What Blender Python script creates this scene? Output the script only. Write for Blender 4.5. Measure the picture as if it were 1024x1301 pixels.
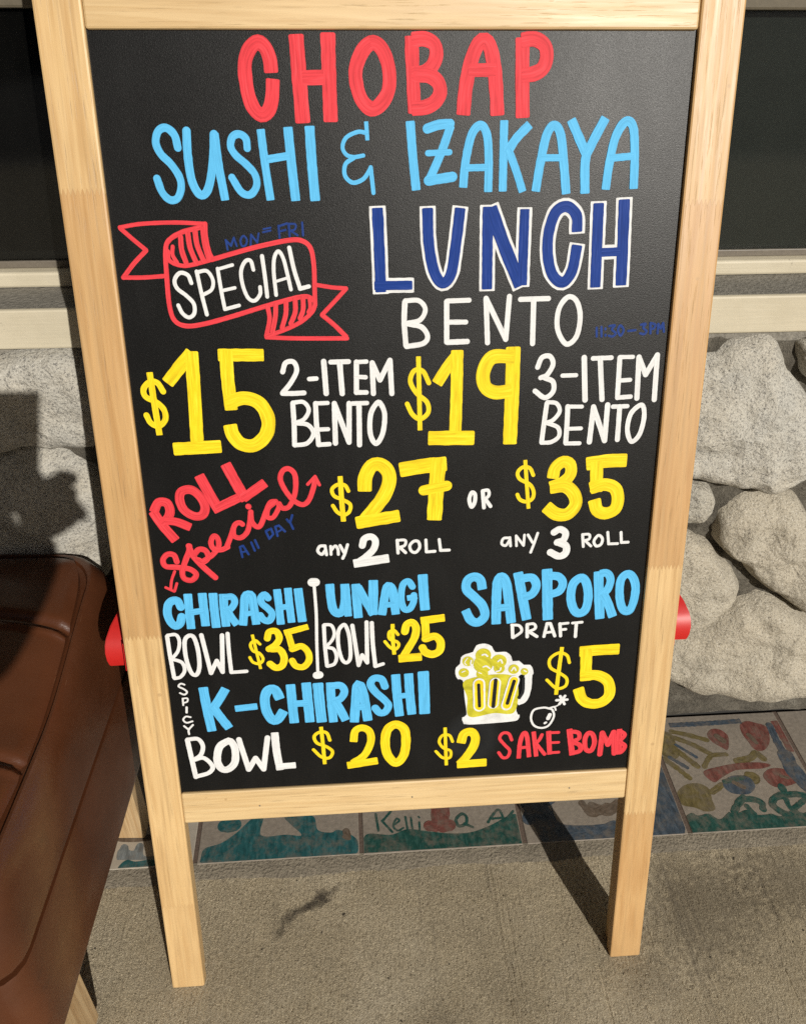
import bpy, bmesh, math, random
from mathutils import Vector, Matrix, noise as mnoise
R = math.radians
scene = bpy.context.scene
for o in list(bpy.data.objects): bpy.data.objects.remove(o)
C = scene.collection
rnd = random.Random(7)

# ---------------------------------------------------------------- camera, sky, sun, exposure
CAM = Vector((0.249, -0.521, 1.118))
RIGHT = Vector((0.9974, -0.0719, 0.0081)); DOWN = Vector((-0.0357, -0.5844, -0.8107)); FWD = Vector((0.0630, 0.8083, -0.5854))
RIGHT.normalize(); FWD = (FWD - RIGHT * FWD.dot(RIGHT)).normalized(); DOWN = FWD.cross(RIGHT)
cd = bpy.data.cameras.new('camera'); cam = bpy.data.objects.new('camera', cd); C.objects.link(cam)
M3 = Matrix((RIGHT, -DOWN, -FWD)).transposed()
cam.matrix_world = Matrix.Translation(CAM) @ M3.to_4x4()
cd.sensor_fit = 'VERTICAL'; cd.sensor_height = 24; cd.lens = 24 * 1051.0 / 1301.0
cd.clip_start = 0.004; cd.clip_end = 500
scene.camera = cam
scene.render.resolution_x = 805; scene.render.resolution_y = 1024

SUN_DIR = Vector((-0.343, 0.831, -0.439)).normalized()      # the way the light travels
elev = math.asin(-SUN_DIR.z); azi = math.atan2(-SUN_DIR.x, -SUN_DIR.y)   # compass direction of the sun, from +Y towards +X
w = bpy.data.worlds.new('World'); scene.world = w; w.use_nodes = True
nt = w.node_tree; nt.nodes.clear()
sk = nt.nodes.new('ShaderNodeTexSky'); sk.sky_type = 'NISHITA'; sk.sun_disc = False
sk.sun_elevation = elev; sk.sun_rotation = azi
bg = nt.nodes.new('ShaderNodeBackground'); bg.inputs[1].default_value = 0.05
wo = nt.nodes.new('ShaderNodeOutputWorld')
nt.links.new(sk.outputs[0], bg.inputs[0]); nt.links.new(bg.outputs[0], wo.inputs[0])
sd = bpy.data.lights.new('sun', 'SUN'); sd.energy = 5.0; sd.angle = R(0.53); sd.color = (1.0, 0.95, 0.87)
so = bpy.data.objects.new('sun', sd); C.objects.link(so); so.rotation_euler = SUN_DIR.to_track_quat('-Z', 'Y').to_euler(); so.location = (2, -4, 4)
scene.cycles.use_denoising = False; scene.cycles.sample_clamp_indirect = 2.5
vs = scene.view_settings; vs.view_transform = 'Standard'; vs.look = 'None'; vs.exposure = -0.13; vs.gamma = 1; vs.use_curve_mapping = False

# ---------------------------------------------------------------- helpers
def obj(name, mesh, mat=None, parent=None, label=None, kind=None):
    o = bpy.data.objects.new(name, mesh); C.objects.link(o)
    if mat and not mesh.materials: mesh.materials.append(mat)
    if parent: o.parent = parent
    if label: o['label'] = label
    if kind: o['kind'] = kind
    return o
def empty(name, loc, label, cat, group=None, rot=(0, 0, 0)):
    o = bpy.data.objects.new(name, None); C.objects.link(o); o.location = loc; o.rotation_euler = rot
    o.empty_display_size = .05; o['label'] = label; o['category'] = cat
    if group: o['group'] = group
    return o
def tag(o, label, cat, group=None):
    o['label'] = label; o['category'] = cat
    if group: o['group'] = group
    return o
def from_bm(bm, name, smooth=False):
    bmesh.ops.recalc_face_normals(bm, faces=bm.faces)
    me = bpy.data.meshes.new(name); bm.to_mesh(me); bm.free()
    if smooth:
        for p in me.polygons: p.use_smooth = True
        me.set_sharp_from_angle(angle=R(42))
    return me
def box_bm(bm, x0, x1, y0, y1, z0, z1, bev=0.0, seg=2):
    b = bmesh.new(); bmesh.ops.create_cube(b, size=1)
    for v in b.verts:
        v.co = Vector(((x0 + x1) / 2 + v.co.x * (x1 - x0), (y0 + y1) / 2 + v.co.y * (y1 - y0), (z0 + z1) / 2 + v.co.z * (z1 - z0)))
    if bev: bmesh.ops.bevel(b, geom=b.edges[:], offset=bev, segments=seg, profile=.5, affect='EDGES')
    me = bpy.data.meshes.new('t'); b.to_mesh(me); b.free(); bm.from_mesh(me); bpy.data.meshes.remove(me)
def box(name, dims, mat, parent=None, bev=0.0, label=None, kind=None, smooth=False):
    bm = bmesh.new(); box_bm(bm, *dims, bev=bev); return obj(name, from_bm(bm, name, smooth), mat, parent, label, kind)

class NT:
    """small wrapper for building node materials"""
    def __init__(s, name):
        s.m = bpy.data.materials.new(name); s.m.use_nodes = True; s.t = s.m.node_tree; s.t.nodes.clear()
        s.out = s.n('ShaderNodeOutputMaterial'); s.b = s.n('ShaderNodeBsdfPrincipled'); s.l(s.b.outputs[0], s.out.inputs[0])
    def n(s, t): return s.t.nodes.new(t)
    def l(s, a, b): s.t.links.new(a, b)
    def setin(s, node, key, v):
        if isinstance(v, bpy.types.NodeSocket): s.l(v, node.inputs[key])
        elif v is not None: node.inputs[key].default_value = v
    def coord(s, scale=(1, 1, 1), loc=(0, 0, 0), rot=(0, 0, 0), which='Object'):
        c = s.n('ShaderNodeTexCoord'); m = s.n('ShaderNodeMapping')
        m.inputs['Location'].default_value = loc; m.inputs['Scale'].default_value = scale; m.inputs['Rotation'].default_value = rot
        s.l(c.outputs[which], m.inputs[0]); return m.outputs[0]
    def noise(s, vec, scale=5, detail=3, rough=.5, dist=0.0, out=0):
        n = s.n('ShaderNodeTexNoise'); s.l(vec, n.inputs['Vector'])
        n.inputs['Scale'].default_value = scale; n.inputs['Detail'].default_value = detail
        n.inputs['Roughness'].default_value = rough; n.inputs['Distortion'].default_value = dist; return n.outputs[out]
    def voro(s, vec, scale=5, feature='F1', out='Distance'):
        n = s.n('ShaderNodeTexVoronoi'); n.feature = feature; s.l(vec, n.inputs['Vector']); n.inputs['Scale'].default_value = scale; return n.outputs[out]
    def ramp(s, fac, stops):
        r = s.n('ShaderNodeValToRGB'); s.l(fac, r.inputs[0]); e = r.color_ramp.elements
        while len(e) < len(stops): e.new(.5)
        for k, (p, c) in enumerate(stops):
            e[k].position = p; e[k].color = (*c, 1) if len(c) == 3 else c
        return r.outputs[0]
    def val(s, fac, a, b, c=0.0, d=1.0):
        r = s.n('ShaderNodeMapRange'); s.l(fac, r.inputs[0])
        for i, v in enumerate((a, b, c, d)): r.inputs[i + 1].default_value = v
        return r.outputs[0]
    def math(s, op, a, b=None, clamp=False):
        m = s.n('ShaderNodeMath'); m.operation = op; m.use_clamp = clamp
        s.setin(m, 0, a)
        if b is not None: s.setin(m, 1, b)
        return m.outputs[0]
    def mix(s, fac, a, b, mode='MIX'):
        m = s.n('ShaderNodeMix'); m.data_type = 'RGBA'; m.blend_type = mode
        s.setin(m, 0, fac)
        for k, v in ((6, a), (7, b)):
            if isinstance(v, (tuple, list)): m.inputs[k].default_value = (*v, 1) if len(v) == 3 else v
            else: s.l(v, m.inputs[k])
        return m.outputs[2]
    def bump(s, h, strength=.3, dist=.001, prev=None):
        b = s.n('ShaderNodeBump'); b.inputs['Strength'].default_value = strength; b.inputs['Distance'].default_value = dist
        s.l(h, b.inputs['Height'])
        if prev is not None: s.l(prev, b.inputs['Normal'])
        return b.outputs[0]
    def fin(s, col=None, rough=None, normal=None, **kw):
        if col is not None:
            if isinstance(col, (tuple, list)): s.b.inputs['Base Color'].default_value = (*col, 1)
            else: s.l(col, s.b.inputs['Base Color'])
        if rough is not None: s.setin(s.b, 'Roughness', rough)
        if normal is not None: s.l(normal, s.b.inputs['Normal'])
        for k, v in kw.items(): s.setin(s.b, k.replace('_', ' '), v)
        return s.m

# ---------------------------------------------------------------- materials
def wood(name, joints=(), seed=0.0, light=(.63, .455, .235), dark=(.47, .30, .135), axis='z', rough=.44, tintamt=.5):
    m = NT(name)
    sc = {'z': (1, 1, .045), 'x': (.045, 1, 1), 'y': (1, .045, 1)}[axis]
    tc = m.n('ShaderNodeTexCoord'); sep = m.n('ShaderNodeSeparateXYZ'); m.l(tc.outputs['Object'], sep.inputs[0])
    seg = None
    if joints:
        # finger joints: the boundary between two pieces of timber runs in a zigzag
        zig = m.math('MULTIPLY', m.math('PINGPONG', sep.outputs[0], .0021), 2.9)
        zz = m.math('ADD', sep.outputs[2], zig)
        edge = None
        for j in joints:
            st = m.math('GREATER_THAN', zz, j)
            seg = st if seg is None else m.math('ADD', seg, st)
            e = m.math('LESS_THAN', m.math('ABSOLUTE', m.math('SUBTRACT', zz, j)), .0006)
            edge = e if edge is None else m.math('MAXIMUM', edge, e)
    comb = m.n('ShaderNodeCombineXYZ')
    m.setin(comb, 0, m.math('MULTIPLY', seg, .37) if seg is not None else seed)
    m.setin(comb, 1, m.math('MULTIPLY', seg, .71) if seg is not None else seed * 1.7)
    comb.inputs[2].default_value = seed * 3.1
    ad = m.n('ShaderNodeVectorMath'); ad.operation = 'ADD'; m.l(tc.outputs['Object'], ad.inputs[0]); m.l(comb.outputs[0], ad.inputs[1])
    mp = m.n('ShaderNodeMapping'); m.l(ad.outputs[0], mp.inputs[0]); mp.inputs['Scale'].default_value = sc
    big = m.noise(mp.outputs[0], 42, 3, .5, 1.2)
    rings = m.math('FRACT', m.math('MULTIPLY', big, 5.0))
    ring = m.math('POWER', m.math('PINGPONG', rings, .5), 1.6)
    mid = m.noise(mp.outputs[0], 190, 4, .6)
    sc2 = [v * (1.0 if v == 1 else .6) for v in sc]
    mp2 = m.n('ShaderNodeMapping'); m.l(ad.outputs[0], mp2.inputs[0]); mp2.inputs['Scale'].default_value = [1 if v == 1 else .03 for v in sc]
    pores = m.val(m.noise(mp2.outputs[0], 620, 3, .65), .60, .72)
    streak = m.val(m.noise(mp2.outputs[0], 240, 3, .6), .50, .70)
    f = m.math('ADD', m.math('MULTIPLY', ring, .9), m.math('MULTIPLY', mid, .75))
    col = m.ramp(m.math('MULTIPLY', f, .8), [(.18, dark), (.42, tuple((a * .6 + b * .4) for a, b in zip(light, dark))), (.8, light)])
    if seg is not None:
        wn = m.n('ShaderNodeTexWhiteNoise'); wn.noise_dimensions = '1D'; m.l(m.math('ADD', seg, seed + .5), wn.inputs['W'])
        tint = m.ramp(wn.outputs[0], [(.0, (.84, .70, .56)), (.5, (1, .96, .90)), (1.0, (1.08, 1.06, 1.0))])
        col = m.mix(1.0, col, tint, 'MULTIPLY')
        col = m.mix(m.math('MULTIPLY', edge, .35), col, (.30, .17, .07))
    blot = m.noise(ad.outputs[0], 9, 2)
    col = m.mix(m.val(blot, .4, .75, 0, .30), col, tuple(v * .82 for v in dark))
    col = m.mix(m.math('MULTIPLY', pores, .6), col, tuple(v * .45 for v in dark))
    col = m.mix(m.math('MULTIPLY', streak, .45), col, tuple(v * .74 for v in dark))
    cloud = m.noise(mp.outputs[0], 13, 3, .55); col = m.mix(m.val(cloud, .5, .72, 0, .45), col, tuple(v * .95 for v in dark))
    # small nail holes and pips
    vd = m.voro(ad.outputs[0], 26); pip = m.val(vd, .045, .07, 1, 0)
    col = m.mix(m.math('MULTIPLY', pip, .5), col, (.35, .22, .10))
    nrm = m.bump(m.math('ADD', mid, m.math('MULTIPLY', pores, -.8)), .22, .0008)
    return m.fin(col, m.val(mid, .3, .7, rough - .06, rough + .1), nrm, Specular_IOR_Level=.50)

def chalk():
    m = NT('blackboard_laminate'); co = m.coord()
    fine = m.noise(co, 820, 3, .8)
    smear = m.noise(m.coord(scale=(3, 3, 1.2), rot=(0, .5, 0)), 3.0, 4, .6, 1.5)
    # wiped patch beside the lower price and long faint wipe marks
    wipe = m.noise(m.coord(scale=(1, 1, .12), rot=(0, R(8), 0)), 26, 3, .55)
    tc = m.n('ShaderNodeTexCoord'); mp = m.n('ShaderNodeMapping'); mp.vector_type = 'TEXTURE'; mp.inputs['Location'].default_value = (.382, 0, .352); mp.inputs['Scale'].default_value = (.030, 1, .032)
    m.l(tc.outputs['Object'], mp.inputs[0]); ln = m.n('ShaderNodeVectorMath'); ln.operation = 'LENGTH'; m.l(mp.outputs[0], ln.inputs[0])
    patch = m.math('MULTIPLY', m.val(m.math('ADD', ln.outputs['Value'], m.math('MULTIPLY', m.noise(co, 40, 2), .5)), 1.0, 1.45, 1, 0), m.val(ln.outputs['Value'], .2, .9, .3, 1))
    dust = m.math('ADD', m.val(smear, .45, .75, 0, .6), m.val(wipe, .55, .75, 0, .35), True)
    col = m.mix(dust, (.0055, .0055, .0055), (.0095, .0095, .0095))
    col = m.mix(m.math('MULTIPLY', patch, .6), col, (.020, .022, .024))
    col = m.mix(m.val(fine, .58, .72, 0, .30), col, (.045, .043, .040))
    return m.fin(col, m.math('ADD', m.val(smear, .3, .8, .30, .36), m.val(fine, .3, .7, -.03, .05)), m.bump(fine, .5, .00035), Specular_IOR_Level=.20)

def paint(name, col, rough=.42, streak=.22, thin=.0):
    m = NT(name); uv = m.n('ShaderNodeUVMap'); uv.uv_map = 'UVMap'
    mp = m.n('ShaderNodeMapping'); m.l(uv.outputs[0], mp.inputs[0]); mp.inputs['Scale'].default_value = (5.0, 6.5, 1)
    st = m.noise(mp.outputs[0], 1.0, 3, .6, .4)
    cl = m.noise(m.coord(), 90, 2)
    dark = tuple(c * (1 - streak) for c in col); lite = tuple(min(.92, c * (1 + streak * .5) + .05 * streak + .008) for c in col)
    c = m.ramp(st, [(.3, dark), (.52, col), (.72, lite)])
    c = m.mix(m.val(cl, .35, .7, 0, streak * .5), c, dark)
    if thin:
        hole = m.val(m.noise(m.coord(), 420, 3, .7), .58, .74, 0, thin)
        c = m.mix(hole, c, (.03, .03, .03))
    return m.fin(c, rough + .12, m.bump(st, .3, .0004), Specular_IOR_Level=.12)

PAL = dict(red=((.66, .045, .058), .30, .0), sky=((.095, .42, .72), .18, .0), navy=((.003, .032, .21), .25, .0), penblue=((.009, .038, .20), .5, .5),
           yellow=((.78, .58, .014), .30, .10), white=((.66, .665, .66), .20, .22), olive=((.50, .46, .03), .3, .12), black=((.013, .013, .013), .1, .0))
PM = {k: paint('paint_' + k, c, .42, s, t) for k, (c, s, t) in PAL.items()}

def granite(name, base, dark, amt, warm=(.50, .44, .335)):
    m = NT(name); co = m.coord()
    sp = m.noise(co, 340, 5, .85); sp2 = m.noise(co, 800, 3, .8); big = m.noise(co, 14, 4, .6)
    col = m.mix(m.val(big, .35, .7, 0, .55), base, warm)
    col = m.mix(m.val(sp2, .36, .62, .38, 0), col, tuple(v * .62 for v in base))
    col = m.mix(m.val(sp, .535, .575, 0, amt), col, dark)
    white = m.val(m.noise(co, 480, 2, .5), .57, .66, 0, .35)
    col = m.mix(white, col, (.74, .71, .64))
    n = m.bump(m.noise(co, 40, 5, .65), .6, .006); n = m.bump(sp2, .7, .0018, n); n = m.bump(m.noise(co, 160, 3, .6), .6, .003, n)
    return m.fin(col, .88, n, Specular_IOR_Level=.25)
STONE_M = [granite('granite_speckled', (.49, .475, .425), (.05, .05, .055), .72),
           granite('granite_buff', (.44, .40, .32), (.075, .062, .048), .65),
           granite('granite_grey', (.41, .39, .335), (.06, .055, .05), .7)]
def mortar():
    m = NT('mortar'); co = m.coord()
    a = m.noise(co, 30, 5, .65); b = m.noise(co, 220, 4, .65)
    col = m.ramp(a, [(.3, (.06, .055, .045)), (.55, (.135, .122, .098)), (.75, (.22, .205, .17))])
    col = m.mix(m.val(b, .5, .7, 0, .45), col, (.055, .05, .042))
    g = m.noise(co, 480, 4, .8); col = m.mix(m.val(g, .52, .64, 0, .6), col, (.045, .038, .03)); col = m.mix(m.val(g, .42, .32, 0, .5), col, (.33, .30, .24))
    col = m.mix(m.val(m.noise(co, 18, 4, .7), .55, .72, 0, .5), col, (.07, .06, .048))
    n = m.bump(a, .9, .008); n = m.bump(b, 1.0, .004, n); n = m.bump(g, .9, .0018, n)
    return m.fin(col, .93, n, Specular_IOR_Level=.2)
MORTAR = mortar()
def concrete():
    m = NT('broomed_concrete'); co = m.coord()
    warp = m.noise(co, 7, 3, .6)
    line = m.noise(m.coord(scale=(1, .055, 1), rot=(0, 0, R(-3))), 330, 3, .6, .25)
    line2 = m.noise(m.coord(scale=(1, .02, 1), rot=(0, 0, R(-3))), 95, 3, .6)
    grain = m.noise(co, 430, 5, .8); mid = m.noise(m.coord(scale=(1, .5, 1)), 300, 6, .8)
    a = m.noise(co, 5.5, 5, .62); b = m.noise(co, 26, 5, .65)
    col = m.ramp(a, [(.3, (.36, .300, .202)), (.5, (.485, .408, .278)), (.7, (.56, .485, .35))])
    col = m.mix(m.val(b, .35, .7, 0, .35), col, (.33, .285, .21))
    col = m.mix(m.val(line2, .42, .3, 0, .40), col, (.21, .178, .132))
    col = m.mix(m.val(grain, .56, .66, 0, .35), col, (.145, .12, .09))
    col = m.mix(m.val(grain, .40, .30, 0, .35), col, (.56, .52, .44))
    col = m.mix(m.val(mid, .50, .36, 0, .60), col, (.10, .082, .058))
    col = m.mix(m.val(mid, .56, .68, 0, .45), col, (.66, .60, .48))
    # dropped stains, and broad soft shade painted into the slab colour at right
    sp = m.n('ShaderNodeTexCoord'); sx = m.n('ShaderNodeSeparateXYZ'); m.l(sp.outputs['Object'], sx.inputs[0])
    def blob(x, y, rx, ry, ang=0):
        mp = m.n('ShaderNodeMapping'); mp.vector_type = 'TEXTURE'; mp.inputs['Location'].default_value = (x, y, 0); mp.inputs['Rotation'].default_value = (0, 0, ang)
        mp.inputs['Scale'].default_value = (rx, ry, 1); m.l(sp.outputs['Object'], mp.inputs[0])
        g = m.n('ShaderNodeVectorMath'); g.operation = 'LENGTH'; m.l(mp.outputs[0], g.inputs[0]); return g.outputs['Value']
    for (x, y, rx, ry, an, st) in STAINS_AND_SHADE:
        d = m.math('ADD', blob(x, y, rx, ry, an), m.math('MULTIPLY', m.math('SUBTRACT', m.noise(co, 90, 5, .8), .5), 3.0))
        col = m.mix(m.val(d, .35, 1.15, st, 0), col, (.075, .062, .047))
    col = m.mix(m.val(m.noise(co, 75, 2, .5), .735, .76, 0, .9), col, (.035, .03, .025))
    n = m.bump(grain, .6, .0012)
    mat = m.fin(col, .93, n, Specular_IOR_Level=.2)
    # true relief: trailing broom lines, torn paste between them, sand grains
    patchy = m.val(m.noise(co, 9, 2), .35, .65, .45, 1.0)
    h = m.math('ADD', m.math('MULTIPLY', line, .0022), m.math('ADD', m.math('MULTIPLY', mid, .0052), m.math('MULTIPLY', grain, .0022)))
    h = m.math('MULTIPLY', h, m.val(m.noise(co, 9, 2), .35, .65, .75, 1.0))
    grv = m.val(m.noise(m.coord(scale=(1, .012, 1), rot=(0, 0, R(-3))), 150, 2, .6), .36, .31, 0, .0009)
    h = m.math('SUBTRACT', h, grv)
    dp = m.n('ShaderNodeDisplacement'); dp.inputs['Midlevel'].default_value = .0046; dp.inputs['Scale'].default_value = 1.0
    m.l(h, dp.inputs['Height']); m.l(dp.outputs[0], m.out.inputs['Displacement']); mat.displacement_method = 'BOTH'
    return mat
STAINS_AND_SHADE = [(.190, .108, .013, .013, 0, .95), (.178, .100, .016, .008, .3, .85), (.162, .094, .016, .008, .5, .75), (.146, .084, .014, .009, .8, .8), (.134, .066, .016, .006, 1.2, .6), (.207, .119, .014, .005, .7, .5),
          (.720, .060, .11, .09, .2, .5), (.86, .09, .09, .07, -.6, .45), (.62, -.03, .05, .04, 0, .25), (.33, -.07, .06, .03, .3, .2)]  # first two blobs: soft shade on the right, painted into the colour
def plain(name, col, rough=.6, bump=.15, scale=120, var=.25, dist=.001, **kw):
    m = NT(name); co = m.coord(); a = m.noise(co, scale, 4, .6); b = m.noise(co, scale / 9, 3, .6)
    c = m.mix(m.val(a, .3, .7), tuple(v * (1 - var * .5) for v in col), tuple(min(1, v * (1 + var * .5)) for v in col))
    c = m.mix(m.val(b, .35, .75, 0, var), c, tuple(v * .7 for v in col))
    return m.fin(c, rough, m.bump(a, bump, dist), **kw)
def cream():
    m = NT('cream_painted_timber'); co = m.coord()
    g = m.noise(m.coord(scale=(.04, 1, 1)), 300, 3, .6); a = m.noise(co, 9, 4, .6); f = m.noise(co, 300, 3, .6)
    col = m.ramp(a, [(.3, (.46, .41, .30)), (.6, (.55, .495, .375)), (.8, (.60, .545, .425))])
    col = m.mix(m.val(g, .5, .75, 0, .3), col, (.40, .36, .27))
    col = m.mix(m.val(m.noise(co, 45, 5, .75), .64, .70, 0, .65), col, (.20, .175, .13))
    n = m.bump(g, .4, .0008); n = m.bump(f, .3, .0006, n); return m.fin(col, .6, n)
CREAM = cream()
LEDGE = plain('weathered_sill', (.21, .195, .165), .9, 1.0, 220, .6, .003)
FRAME_BROWN = plain('brown_window_frame', (.14, .12, .095), .5, .2, 200, .3)
HEADER = plain('tan_painted_header', (.11, .092, .062), .65, .3, 150, .2)
STUCCO = plain('cream_stucco', (.50, .45, .35), .9, .6, 160, .2, .003)
REDP = plain('red_moulded_plastic', (.46, .012, .010), .45, .05, 200, .06)
METAL = plain('zinc_metal', (.45, .44, .42), .35, .05, 300, .1, Metallic=1.0)
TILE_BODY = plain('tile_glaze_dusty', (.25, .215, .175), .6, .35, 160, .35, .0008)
TILE_SIDE = plain('tile_cream_side', (.37, .33, .27), .7, .2, 90, .2)
GROUT = plain('tile_grout', (.115, .082, .062), .9, .6, 200, .4, .0015)
def tpaint(n, c): 
    m = NT('tile_' + n); uv = m.n('ShaderNodeUVMap'); uv.uv_map = 'UVMap'
    mp = m.n('ShaderNodeMapping'); m.l(uv.outputs[0], mp.inputs[0]); mp.inputs['Scale'].default_value = (14, 4, 1)
    st = m.noise(mp.outputs[0], 1.0, 4, .65, .4); blot = m.noise(m.coord(), 60, 5, .7)
    col = m.ramp(st, [(.3, tuple(v * .55 for v in c)), (.5, c), (.75, tuple(min(.6, v * 1.4 + .03) for v in c))])
    col = m.mix(m.val(blot, .45, .68, 0, .7), col, (.15, .125, .098))
    return m.fin(col, .72, m.bump(st, .3, .0008), Specular_IOR_Level=.35)
TPM = {k: tpaint(k, c) for k, c in dict(tgreen=(.008, .058, .046), tred=(.15, .048, .037), tblue=(.045, .064, .086), tyellow=(.125, .098, .035), tbrown=(.11, .08, .055),
                                        tteal=(.012, .082, .088), tgrey=(.15, .17, .175), tmaroon=(.20, .065, .065)).items()}

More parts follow.
